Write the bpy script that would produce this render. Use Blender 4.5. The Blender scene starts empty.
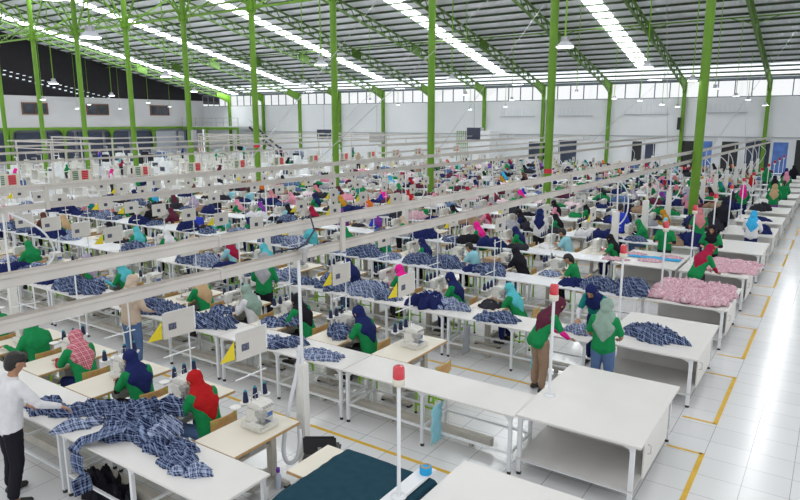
import bpy, bmesh, math, random
from mathutils import Vector, Matrix, noise
PI = math.pi
R = math.radians
rnd = random.Random(7)
C = bpy.context.scene.collection
D = bpy.data

# ------------------------------------------------------------------ materials
_M = {}
def mat(name, col, rough=0.6, metal=0.0, var=0.0, scale=8.0, spec=0.5, emit=None, coat=0.0, bump=0.0):
    """Principled material whose colour is broken up by a noise texture."""
    key = (name,)
    if key in _M: return _M[key]
    m = D.materials.new(name); m.use_nodes = True
    nt = m.node_tree; b = nt.nodes['Principled BSDF']
    b.inputs['Base Color'].default_value = (*col, 1)
    b.inputs['Roughness'].default_value = rough
    b.inputs['Metallic'].default_value = metal
    b.inputs['Specular IOR Level'].default_value = spec
    b.inputs['Coat Weight'].default_value = coat
    if emit:
        b.inputs['Emission Color'].default_value = (*emit[0], 1)
        b.inputs['Emission Strength'].default_value = emit[1]
    if var > 0 or bump > 0:
        tc = nt.nodes.new('ShaderNodeTexCoord')
        n = nt.nodes.new('ShaderNodeTexNoise'); n.inputs['Scale'].default_value = scale
        n.inputs['Detail'].default_value = 4
        nt.links.new(tc.outputs['Object'], n.inputs['Vector'])
        if var > 0:
            r = nt.nodes.new('ShaderNodeValToRGB')
            r.color_ramp.elements[0].position = 0.3; r.color_ramp.elements[1].position = 0.7
            r.color_ramp.elements[0].color = (*[c * (1 - var) for c in col], 1)
            r.color_ramp.elements[1].color = (*[min(1, c * (1 + var * .6)) for c in col], 1)
            nt.links.new(n.outputs['Fac'], r.inputs['Fac'])
            nt.links.new(r.outputs['Color'], b.inputs['Base Color'])
        if bump > 0:
            bp = nt.nodes.new('ShaderNodeBump'); bp.inputs['Strength'].default_value = bump
            bp.inputs['Distance'].default_value = 0.01
            nt.links.new(n.outputs['Fac'], bp.inputs['Height'])
            nt.links.new(bp.outputs['Normal'], b.inputs['Normal'])
    _M[key] = m
    return m

def plaid(name, base, light, scale=14.0, wide=0.30, thin=0.16):
    """Woven plaid: two crossed sets of stripes in the garment's own UVs."""
    if (name,) in _M: return _M[(name,)]
    m = D.materials.new(name); m.use_nodes = True
    nt = m.node_tree; N = nt.nodes; L = nt.links; b = N['Principled BSDF']
    b.inputs['Roughness'].default_value = .9; b.inputs['Specular IOR Level'].default_value = .15
    tc = N.new('ShaderNodeTexCoord'); sp = N.new('ShaderNodeSeparateXYZ')
    L.new(tc.outputs['UV'], sp.inputs[0])
    def stripe(sock, sc, w):
        a = N.new('ShaderNodeMath'); a.operation = 'MULTIPLY'; a.inputs[1].default_value = sc
        L.new(sock, a.inputs[0])
        f = N.new('ShaderNodeMath'); f.operation = 'FRACT'; L.new(a.outputs[0], f.inputs[0])
        c = N.new('ShaderNodeMath'); c.operation = 'LESS_THAN'; c.inputs[1].default_value = w
        L.new(f.outputs[0], c.inputs[0]); return c.outputs[0]
    def add(a, c):
        s = N.new('ShaderNodeMath'); s.operation = 'ADD'; L.new(a, s.inputs[0]); L.new(c, s.inputs[1]); return s.outputs[0]
    s = add(add(stripe(sp.outputs[0], scale, wide), stripe(sp.outputs[1], scale, wide)),
            add(stripe(sp.outputs[0], scale * .37, thin), stripe(sp.outputs[1], scale * .37, thin)))
    mu = N.new('ShaderNodeMath'); mu.operation = 'MULTIPLY'; mu.inputs[1].default_value = .36; L.new(s, mu.inputs[0])
    mx = N.new('ShaderNodeMix'); mx.data_type = 'RGBA'
    mx.inputs[6].default_value = (*base, 1); mx.inputs[7].default_value = (*light, 1)
    mu.use_clamp = True
    L.new(mu.outputs[0], mx.inputs[0]); L.new(mx.outputs[2], b.inputs['Base Color'])
    _M[(name,)] = m
    return m

def node_mat(name):
    m = D.materials.new(name); m.use_nodes = True
    _M[(name,)] = m
    return m, m.node_tree, m.node_tree.nodes['Principled BSDF']

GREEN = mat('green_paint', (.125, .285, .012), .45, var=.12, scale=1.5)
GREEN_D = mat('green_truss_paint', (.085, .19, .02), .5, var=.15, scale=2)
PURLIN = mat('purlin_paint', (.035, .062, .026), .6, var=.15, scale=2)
LIME = mat('lime_paint', (.30, .62, .03), .4)
WHITE_TOP = mat('white_laminate', (.74, .725, .695), .38, var=.03, scale=2)
CREAM_TOP = mat('cream_laminate', (.76, .71, .60), .42, var=.03, scale=3)
WOOD = mat('wood_edge', (.50, .31, .13), .5, var=.2, scale=20)
CHAIR_WOOD = mat('chair_plywood', (.58, .34, .12), .5, var=.18, scale=14)
WPAINT = mat('white_paint', (.78, .80, .82), .35, var=.04, scale=4)
BEIGE_METAL = mat('beige_metal', (.52, .49, .43), .5, var=.1, scale=6)
GREY_METAL = mat('grey_metal', (.42, .42, .42), .4, metal=.3)
STEEL = mat('steel', (.55, .55, .56), .25, metal=.9)
MACHINE = mat('machine_enamel', (.70, .69, .64), .35, var=.06, scale=20)
MACHINE_G = mat('machine_grey', (.40, .40, .38), .4, var=.1, scale=30)
BLACK = mat('black_plastic', (.02, .02, .022), .5)
DARK = mat('dark_rubber', (.03, .03, .03), .7)
NAVY_T = mat('navy_thread', (.012, .02, .07), .8)
TEAL_T = mat('teal_cone_tip', (.02, .28, .36), .6)
SAUCER = mat('white_saucer', (.80, .79, .77), .4)
BOARD = mat('board_card', (.66, .635, .59), .7, var=.04, scale=5)
YELLOW = mat('yellow_flag', (.80, .65, .02), .6)
RED_L = mat('red_lamp_plastic', (.62, .008, .03), .15, spec=.8, coat=.5)
BEIGE_P = mat('beige_plastic', (.72, .68, .58), .4)
TRAY = mat('tray_paint', (.58, .55, .51), .45, var=.10, scale=2.5)
DUSTY = mat('tray_dust', (.39, .35, .31), .9, var=.18, scale=5)
DUCTW = mat('duct_plastic', (.78, .77, .73), .4, var=.03, scale=3)
HOSE = mat('hose_plastic', (.74, .76, .80), .35)
RED_TAPE = mat('red_tape', (.60, .02, .04), .5)
TEAL_CLOTH = mat('teal_cloth', (.018, .058, .085), .9, var=.12, scale=12, spec=.1)
SKIN = mat('skin', (.42, .22, .13), .5, var=.06, scale=10)
EYE = mat('eye_dark', (.02, .015, .01), .3)
LIP = mat('lip', (.35, .10, .08), .5)
HAIR = mat('hair_black', (.012, .010, .010), .5, var=.3, scale=60)
LAMP_ON = mat('lamp_glow', (1, 1, 1), .5, emit=((.95, .97, 1), 9.0))
LAMP_SH = mat('lamp_shade_metal', (.50, .52, .56), .35, metal=.4)
WALLW = mat('wall_white', (.80, .81, .835), .8, var=.03, scale=.4)
OFFICEW = mat('office_white', (.62, .61, .63), .8, var=.03, scale=.5)
UNLIT_DARK = mat('unlit_roof_dark', (.012, .010, .014), .8, var=.2, scale=2)
DARKNAVY = mat('dark_blue_panel', (.035, .045, .085), .5, var=.2, scale=.7)
BROWNFR = mat('brown_window_frame', (.20, .08, .035), .5)
MULL = mat('window_mullion', (.16, .19, .22), .5)
GLASSD = mat('office_glass', (.04, .05, .07), .08, var=.5, scale=1.2, spec=.8)
BLUEP = mat('blue_panel', (.09, .20, .55), .5, var=.3, scale=2)
BLUE_CLOTH = mat('blue_cloth', (.02, .36, .70), .8)
PURPLE = mat('purple_cap', (.16, .04, .45), .4)
BOTTLE = mat('clear_bottle', (.55, .62, .75), .1)

# fabrics by name
FAB = {
 'green': (.012, .24, .075), 'navy': (.014, .022, .105), 'black': (.014, .014, .020), 'maroon': (.11, .022, .045), 'red': (.46, .014, .016),
 'crimson': (.36, .014, .055), 'magenta': (.82, .02, .30), 'pink': (.72, .30, .40), 'rose': (.60, .22, .24), 'turquoise': (.10, .50, .56),
 'sky blue': (.05, .42, .75), 'light blue': (.30, .62, .72), 'mustard': (.55, .27, .02), 'grey': (.36, .37, .40), 'sage': (.27, .38, .32),
 'beige': (.58, .46, .36), 'tan': (.52, .36, .20), 'purple': (.22, .05, .34), 'white': (.72, .72, .74), 'lilac': (.42, .36, .50), 'brown': (.13, .05, .04),
 'royal blue': (.03, .06, .52), 'orange': (.65, .16, .02), 'denim': (.10, .17, .33), 'dark': (.03, .03, .04), 'khaki': (.33, .22, .15), 'teal': (.01, .22, .20),
}
def fab(c): return mat('fabric_' + c.replace(' ', '_'), FAB[c], .85, var=.10, scale=9, spec=.15)
P_NAVY = plaid('navy_plaid', (.006, .012, .052), (.30, .38, .58), 30, .24, .24)
P_NAVY2 = plaid('navy_plaid_pale', (.022, .036, .11), (.48, .56, .74), 33, .34, .28)
P_PINK = plaid('pink_plaid', (.52, .27, .33), (.80, .64, .68), 26)
P_PSCARF = plaid('pink_scarf_plaid', (.42, .07, .11), (.82, .48, .52), 34)
P_PATCH = plaid('patch_plaid', (.05, .06, .10), (.45, .48, .55), 6)
FM = {'navy plaid': P_NAVY, 'pale navy plaid': P_NAVY2, 'pink plaid': P_PINK}
def fabm(c): return FM.get(c) or fab(c)

# ------------------------------------------------------------------ mesh builder
class MB:
    def __init__(s): s.v = []; s.f = []; s.m = []; s.sm = []; s.uv = None
    def add(s, vs, fs, m=0, smooth=False):
        o = len(s.v); s.v += [tuple(p) for p in vs]
        for f in fs:
            s.f.append([o + i for i in f]); s.m.append(m); s.sm.append(smooth)
    def box(s, c, d, m=0, rot=None, ms=None):
        """c centre, d full sizes; ms maps a side (0 bottom,1 top,2 -y,3 +x,4 +y,5 -x) to its own slot."""
        x, y, z = d[0] / 2, d[1] / 2, d[2] / 2
        P = [Vector(p) for p in [(-x,-y,-z),(x,-y,-z),(x,y,-z),(-x,y,-z),(-x,-y,z),(x,-y,z),(x,y,z),(-x,y,z)]]
        if rot is not None: P = [rot @ p for p in P]
        P = [p + Vector(c) for p in P]
        F = [(3,2,1,0),(4,5,6,7),(0,1,5,4),(1,2,6,5),(2,3,7,6),(3,0,4,7)]
        o = len(s.v); s.v += [tuple(p) for p in P]
        for i, f in enumerate(F):
            s.f.append([o + k for k in f]); s.m.append((ms or {}).get(i, m)); s.sm.append(False)
        return s
    def bar(s, a, b, w, h=None, m=0, up=(0,0,1)):
        a, b = Vector(a), Vector(b); h = h or w; t = (b - a); L = t.length; t.normalize()
        u = Vector(up)
        if abs(t.dot(u)) > .98: u = Vector((0,1,0))
        sd = t.cross(u).normalized(); u = sd.cross(t).normalized()
        rot = Matrix((sd, t, u)).transposed()
        return s.box((a + b) / 2, (w, L, h), m, rot)
    def tube(s, a, b, r0, r1=None, n=8, m=0, caps=True):
        r1 = r0 if r1 is None else r1
        a, b = Vector(a), Vector(b); t = (b - a).normalized()
        u = Vector((0,0,1)) if abs(t.z) < .9 else Vector((1,0,0))
        x = t.cross(u).normalized(); y = t.cross(x).normalized()
        vs = []; fs = []
        for p, r in ((a, r0), (b, r1)):
            for i in range(n):
                an = 2 * PI * i / n; vs.append(p + x * math.cos(an) * r + y * math.sin(an) * r)
        for i in range(n):
            j = (i + 1) % n; fs.append((i, i + n, j + n, j))
        s.add(vs, fs, m, n > 5)
        if caps:
            s.add(vs[:n], [tuple(range(n))], m); s.add(vs[n:], [tuple(reversed(range(n)))], m)
        return s
    def path(s, pts, r, n=6, m=0):
        pts = [Vector(p) for p in pts]; vs = []; fs = []
        pu = None
        for k, p in enumerate(pts):
            t = (pts[min(k + 1, len(pts) - 1)] - pts[max(k - 1, 0)]).normalized()
            if pu is None: pu = Vector((0,0,1)) if abs(t.z) < .9 else Vector((1,0,0))
            x = t.cross(pu).normalized(); y = x.cross(t).normalized(); pu = y
            for i in range(n):
                an = 2 * PI * i / n; vs.append(p + x * math.cos(an) * r + y * math.sin(an) * r)
        for k in range(len(pts) - 1):
            for i in range(n):
                j = (i + 1) % n; fs.append((k*n+i, k*n+j, (k+1)*n+j, (k+1)*n+i))
        fs.append(tuple(reversed(range(n)))); fs.append(tuple(range((len(pts)-1)*n, len(pts)*n)))
        s.add(vs, fs, m, True); return s
    def lathe(s, prof, c=(0,0,0), n=12, m=0, ms=None):
        vs = []; 
        for (r, z) in prof:
            for i in range(n):
                an = 2 * PI * i / n; vs.append((c[0] + r * math.cos(an), c[1] + r * math.sin(an), c[2] + z))
        for k in range(len(prof) - 1):
            fs = []
            for i in range(n):
                j = (i + 1) % n; fs.append((k*n+i, k*n+j, (k+1)*n+j, (k+1)*n+i))
            if k == 0: s.add(vs, fs, ms[k] if ms else m, True); base = len(s.v) - len(vs)
            else:
                for f in fs: s.f.append([base + q for q in f]); s.m.append(ms[k] if ms else m); s.sm.append(True)
        s.f.append([base + i for i in reversed(range(n))]); s.m.append(ms[0] if ms else m); s.sm.append(False)
        s.f.append([base + (len(prof)-1)*n + i for i in range(n)]); s.m.append(ms[-1] if ms else m); s.sm.append(False)
        return s
    def prism(s, poly, axis, a, b, m=0):
        """poly 2-D outline extruded along axis 0/1/2 from a to b."""
        def P(u, v, w):
            return {0: (w, u, v), 1: (u, w, v), 2: (u, v, w)}[axis]
        n = len(poly); vs = [P(u, v, a) for u, v in poly] + [P(u, v, b) for u, v in poly]
        fs = [tuple(range(n)), tuple(reversed(range(n, 2 * n)))] + [(i, i + n, (i + 1) % n + n, (i + 1) % n) for i in range(n)]
        s.add(vs, fs, m); return s
    def build(s, name, mats, parent=None, loc=(0,0,0), bevel=0, fixn=True):
        me = D.meshes.new(name); me.from_pydata(s.v, [], s.f)
        if not isinstance(mats, (list, tuple)): mats = [mats]
        for m in mats: me.materials.append(m)
        me.polygons.foreach_set('material_index', s.m)
        me.polygons.foreach_set('use_smooth', s.sm)
        if s.uv:
            ul = me.uv_layers.new(name='UVMap')
            for li, lp in enumerate(me.loops): ul.data[li].uv = s.uv[lp.vertex_index]
        if fixn or bevel:
            bm = bmesh.new(); bm.from_mesh(me)
            if fixn: bmesh.ops.recalc_face_normals(bm, faces=bm.faces)
            if bevel:
                es = [e for e in bm.edges if len(e.link_faces) == 2 and e.calc_face_angle(0) > 1.0]
                bmesh.ops.bevel(bm, geom=es, offset=bevel, segments=2, affect='EDGES', clamp_overlap=True)
            bm.to_mesh(me); bm.free()
        me.update()
        o = D.objects.new(name, me); C.objects.link(o); o.location = loc
        if parent is not None: o.parent = parent
        return o

def tag(o, label=None, cat=None, group=None, kind=None):
    if label: o['label'] = label
    if cat: o['category'] = cat
    if group: o['group'] = group
    if kind: o['kind'] = kind
    return o
def empty(name, loc=(0,0,0), rz=0):
    o = D.objects.new(name, None); C.objects.link(o); o.location = loc; o.rotation_euler = (0,0,rz)
    o.empty_display_size = .1
    return o
KIDS = {}
def copy_tree(o, parent=None):
    c = o.copy(); C.objects.link(c)
    if parent is not None: c.parent = parent
    for ch in list(o.children): copy_tree(ch, c)
    return c
class Proto:
    """Builds one of a kind the first time it is asked for, then copies it with its parts."""
    def __init__(s, fn): s.fn = fn; s.root = None
    def put(s, loc, rz=0, label=None, cat=None, group=None):
        if s.root is None: o = s.root = s.fn()
        else: o = copy_tree(s.root)
        o.location = loc; o.rotation_euler = (0, 0, rz)
        tag(o, label, cat, group); return o
def setmat(o, i, m):
    sl = o.material_slots[i]; sl.link = 'OBJECT'; sl.material = m

ORD = ['first','second','third','fourth','fifth','sixth','seventh','eighth','ninth','tenth','eleventh','twelfth','thirteenth',
       'fourteenth','fifteenth','sixteenth','seventeenth','eighteenth','nineteenth','twentieth','twenty-first','twenty-second','twenty-third','twenty-fourth','twenty-fifth','twenty-sixth']
def rown(r): return 'nearest' if r == 0 else ORD[r]
def where(r, j): return '%s row, %s from aisle' % (rown(r), ORD[j])

# ------------------------------------------------------------------ people
def V(*a): return Vector(a)
def ball_pts(p, r, n=10):
    out = []
    for a in range(5):
        th = PI * a / 4
        k = 1 if a in (0, 4) else n
        for i in range(k):
            ph = 2 * PI * i / n + a * .3
            out.append(p + Vector((math.sin(th) * math.cos(ph), math.sin(th) * math.sin(ph), math.cos(th))) * r)
    return out
def hulls_to_mesh(hs, voxel, name, smooth=3, disp=None):
    """Union of convex hulls of balls -> one continuous voxel-remeshed surface."""
    bm = bmesh.new()
    for h in hs:
        b2 = bmesh.new()
        for p, r in h:
            for q in ball_pts(p, r): b2.verts.new(q)
        bmesh.ops.convex_hull(b2, input=b2.verts)
        for v in [v for v in b2.verts if not v.link_faces]: b2.verts.remove(v)
        tmp = D.meshes.new('t'); b2.to_mesh(tmp); b2.free(); bm.from_mesh(tmp); D.meshes.remove(tmp)
    me = D.meshes.new('t'); bm.to_mesh(me); bm.free()
    o = D.objects.new('t', me); C.objects.link(o)
    md = o.modifiers.new('r', 'REMESH'); md.mode = 'VOXEL'; md.voxel_size = voxel; md.use_smooth_shade = True
    sm = o.modifiers.new('s', 'SMOOTH'); sm.iterations = smooth; sm.factor = .5
    dg = bpy.context.evaluated_depsgraph_get()
    res = D.meshes.new_from_object(o.evaluated_get(dg)); res.name = name
    D.objects.remove(o); D.meshes.remove(me)
    if disp:
        for v in res.vertices: v.co += disp(v.co)
    res.polygons.foreach_set('use_smooth', [True] * len(res.polygons))
    return res

def pose(kind):
    """Joint positions, facing +Y, floor at z=0."""
    J = {}
    if kind.startswith('sit'):
        v = {'sit_a': (.12, 0, 0), 'sit_b': (.20, .03, .05), 'sit_c': (.07, -.03, -.04)}[kind]
        ln, tw, hx = v
        J['hip'] = V(0, 0, .55); J['chest'] = V(tw * .3, ln, .93); J['neck'] = V(tw * .5, ln + .06, 1.06)
        J['head'] = V(tw + hx * .3, ln + .13, 1.19 - ln * .3)
        J['fwd'] = V(hx * 1.5, 1, -.45 - ln).normalized()
        for s in (-1, 1):
            J['sh', s] = V(s * .165 + tw * .3, ln + .02, .99); J['hp', s] = V(s * .09, .02, .54)
            J['kn', s] = V(s * .13, .40, .52); J['an', s] = V(s * .13, .36, .10); J['to', s] = V(s * .14, .52, .04)
        J['el', 1] = V(.25, ln + .11, .78); J['el', -1] = V(-.25, ln + .11, .78)
        if kind == 'sit_b': J['wr', 1] = V(.14, .40, .87); J['wr', -1] = V(-.20, .42, .86); J['hd', 1] = V(-.3, 1, -.1); J['hd', -1] = V(.1, 1, -.1)
        elif kind == 'sit_c': J['el', -1] = V(-.27, .14, .78); J['wr', 1] = V(.12, .34, .87); J['wr', -1] = V(-.34, .36, .87); J['hd', 1] = V(-.35, 1, -.1); J['hd', -1] = V(-.3, 1, -.15)
        else: J['wr', 1] = V(.13, .36, .88); J['wr', -1] = V(-.12, .38, .87); J['hd', 1] = V(-.3, 1, -.15); J['hd', -1] = V(.3, 1, -.15)
    else:
        J['hip'] = V(0, 0, .88)
        for s in (-1, 1):
            J['hp', s] = V(s * .085, 0, .86); J['kn', s] = V(s * .10, .03, .47); J['an', s] = V(s * .11, -.01, .09); J['to', s] = V(s * .13, .15, .035)
        if kind == 'lean':      # bending over a table
            J['hip'] = V(0, -.06, .88)
            J['chest'] = V(0, .14, 1.20); J['neck'] = V(0, .23, 1.32); J['head'] = V(0, .33, 1.41); J['fwd'] = V(0, 1, -.9).normalized()
            for s in (-1, 1): J['sh', s] = V(s * .16, .14, 1.26); J['el', s] = V(s * .24, .24, 1.03); J['hd', s] = V(-s * .2, 1, -.25)
            J['wr', 1] = V(.17, .42, .90); J['wr', -1] = V(-.14, .44, .90)
        elif kind == 'reach':   # man stretching his right arm forward over the table
            J['chest'] = V(.02, .06, 1.28); J['neck'] = V(.03, .09, 1.43); J['head'] = V(.03, .13, 1.56); J['fwd'] = V(.1, 1, -.45).normalized()
            for s in (-1, 1): J['sh', s] = V(s * .18 + .02, .06, 1.36)
            J['el', 1] = V(.31, .20, 1.13); J['wr', 1] = V(.28, .44, 1.01); J['hd', 1] = V(.1, 1, -.7)
            J['el', -1] = V(-.26, .06, 1.09); J['wr', -1] = V(-.20, .26, .96); J['hd', -1] = V(.1, 1, -.5)
            J['kn', -1] = V(-.13, .03, .47); J['an', -1] = V(-.16, .0, .09); J['to', -1] = V(-.18, .16, .035)
            J['kn', 1] = V(.14, -.02, .47); J['an', 1] = V(.19, -.12, .09); J['to', 1] = V(.22, .04, .035)
        elif kind == 'hold':    # holding something up in front
            J['chest'] = V(0, .03, 1.24); J['neck'] = V(0, .05, 1.38); J['head'] = V(0, .09, 1.50); J['fwd'] = V(0, 1, -.45).normalized()
            for s in (-1, 1): J['sh', s] = V(s * .165, .02, 1.31); J['el', s] = V(s * .26, .08, 1.06); J['wr', s] = V(s * .20, .30, 1.08); J['hd', s] = V(-s * .5, 1, .1)
        else:                   # 'stand': arms low in front
            J['chest'] = V(0, .03, 1.24); J['neck'] = V(0, .05, 1.38); J['head'] = V(0, .10, 1.50); J['fwd'] = V(0, 1, -.6).normalized()
            for s in (-1, 1): J['sh', s] = V(s * .165, .02, 1.31); J['el', s] = V(s * .25, .06, 1.06); J['wr', s] = V(s * .18, .28, .95); J['hd', s] = V(-s * .3, 1, -.3)
    return J

def segs(J):
    """Balls-hulls of each region: dict tag -> list of hulls."""
    f = J['fwd']; h = J['head']; side = f.cross(V(0,0,1)).normalized(); up = side.cross(f).normalized()
    hip, ch, nk = J['hip'], J['chest'], J['neck']
    X = (J['sh', 1] - J['sh', -1]).normalized()
    waist = hip.lerp(ch, .45)
    S = {}
    body = []
    body.append([(ch - X*.09, .095), (ch + X*.09, .095), (waist - X*.06, .09), (waist + X*.06, .09)])
    body.append([(waist - X*.06, .09), (waist + X*.06, .09), (hip - X*.075, .10), (hip + X*.075, .10)])
    body.append([(J['sh', -1], .055), (J['sh', 1], .055), (ch - X*.07, .085), (ch + X*.07, .085)])
    body.append([(ch + (nk - ch) * .5, .06), (nk, .05), (h - up*.06, .048)])
    body.append([(h + up*.025 - f*.012, .092), (h + up*.01 + f*.01, .086)])
    body.append([(h + up*.0 + f*.02, .078), (h - up*.075 + f*.035, .042), (h - up*.05 - f*.01, .055)])
    body.append([(h + f*.098 + up*.005, .010), (h + f*.110 - up*.025, .014)])
    for s in (-1, 1): body.append([(h + side*s*.088 - f*.005 + up*.01, .018), (h + side*s*.086 - f*.005 - up*.022, .012)])
    shirt, slv, tro, shoe = [], [], [], []
    for s in (-1, 1):
        sh, el, wr = J['sh', s], J['el', s], J['wr', s]
        body.append([(sh, .047), (el, .038)]); body.append([(el, .037), (el.lerp(wr, .3), .038), (wr, .025)])
        slv.append([(sh.lerp(el, .45), .052), (el, .048)]); slv.append([(el, .048), (el.lerp(wr, .3), .046), (el.lerp(wr, .95), .035)])
        shirt.append([(sh, .068), (sh.lerp(el, .78), .062)])
        d = J['hd', s].normalized(); dn = V(0,0,-1); a = d.cross(dn).normalized(); dn = a.cross(d) * -1
        if dn.z > 0: dn = -dn
        out = a if a.dot(X * s) > 0 else -a
        body.append([(wr, .024), (wr + d*.02, .02)])
        body.append([(wr + d*.015 + out*.018, .015), (wr + d*.015 - out*.018, .015), (wr + d*.08 + out*.032, .012), (wr + d*.08 - out*.030, .012)])
        for k, (o_, L) in enumerate(((.033, .060), (.011, .078), (-.011, .082), (-.032, .070))):
            b0 = wr + d*.08 + out*o_; b1 = b0 + (d*.9 + dn*.35 + out*o_*3).normalized()*L*.5; b2 = b1 + (d*.6 + dn*.75).normalized()*L*.5
            body.append([(b0, .0095), (b1, .009)]); body.append([(b1, .009), (b2, .0075)])
        t0 = wr + d*.025 - out*.022; t1 = t0 + (d*.6 - out*.7 + dn*.2).normalized()*.04; t2 = t1 + (d*.9 - out*.1 + dn*.3).normalized()*.03
        body.append([(t0, .013), (t1, .011)]); body.append([(t1, .011), (t2, .009)])
        hp, kn, an, to = J['hp', s], J['kn', s], J['an', s], J['to', s]
        body.append([(hp, .085), (kn, .055)]); body.append([(kn, .053), (kn.lerp(an, .3), .052), (an, .034)])
        body.append([(an, .036), (an + V(0, -.03, -.04), .03), (to, .028)])
        tro.append([(hp, .105), (kn, .075)]); tro.append([(kn, .074), (kn.lerp(an, .85), .062)])
        shoe.append([(an + V(0,0,-.01), .042), (an + V(0, -.03, -.045), .038), (to, .036)])
    tro.append([(hip - X*.07, .104), (hip + X*.07, .104), (J['hp', -1], .10), (J['hp', 1], .105)])
    shirt.append([(ch - X*.085, .110), (ch + X*.085, .110), (waist - X*.06, .108), (waist + X*.06, .108)])
    low = hip + (hip - waist) * .16
    shirt.append([(waist - X*.06, .108), (waist + X*.06, .108), (low - X*.080, .112), (low + X*.080, .112)])
    shirt.append([(J['sh', -1], .068), (J['sh', 1], .068), (ch - X*.08, .11), (ch + X*.08, .11)])
    shirt.append([(ch.lerp(nk, .4), .075), (ch.lerp(nk, .75), .062)])
    back = (ch - nk).cross(X).normalized()
    if back.dot(f) > 0: back = -back
    dwn = (hip - ch).normalized()
    sc = []
    sc.append([(h + up*.03 - f*.02, .108), (h + up*.012 + f*.0, .104)])
    sc.append([(h + up*.012, .102), (h - up*.085 + f*.03, .062), (h - up*.07 - f*.05, .075)])
    sc.append([(h - up*.075 + f*.0, .085), (nk + V(0,0,-.02), .095), (J['sh', -1].lerp(J['sh', 1], .18) + V(0,0,.0), .082), (J['sh', -1].lerp(J['sh', 1], .82) + V(0,0,.0), .082)])
    sc.append([(nk + back*.02, .085), (ch + back*.055 + dwn*.12 - X*.04, .080), (ch + back*.055 + dwn*.06 + X*.09, .082), (ch + back*.055 + dwn*.02 - X*.11, .078)])
    sc.append([(ch + back*.06 + dwn*.04 - X*.11, .07), (ch + back*.06 + dwn*.04 + X*.11, .07), (ch + back*.065 + dwn*.24 + X*.01, .058)])
    sc.append([(nk - back*.02, .085), (ch - back*.045 + dwn*.08, .085), (ch - back*.04 - X*.09, .082), (ch - back*.04 + X*.09, .082)])
    S.update(body=body, shirt=shirt, sleeve=slv, trousers=tro, shoe=shoe, scarf=sc)
    hair = [[(h + up*.035 - f*.022, .102), (h + up*.045 + f*.012, .088)], [(h + up*.02 - f*.04, .088), (h - up*.045 - f*.045, .062)]]
    S['hair'] = hair
    S['ponytail'] = hair + [[(h - f*.11, .035), (h - f*.13 - V(0,0,.12), .04)], [(h - f*.13 - V(0,0,.12), .04), (h - f*.14 - V(0,0,.30), .018)]]
    S['sleeve_a'], S['sleeve_b'], S['shoe_a'], S['shoe_b'] = slv[:2], slv[2:], shoe[:1], shoe[1:]
    S['frame'] = (h, f, side, up)
    return S

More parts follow.
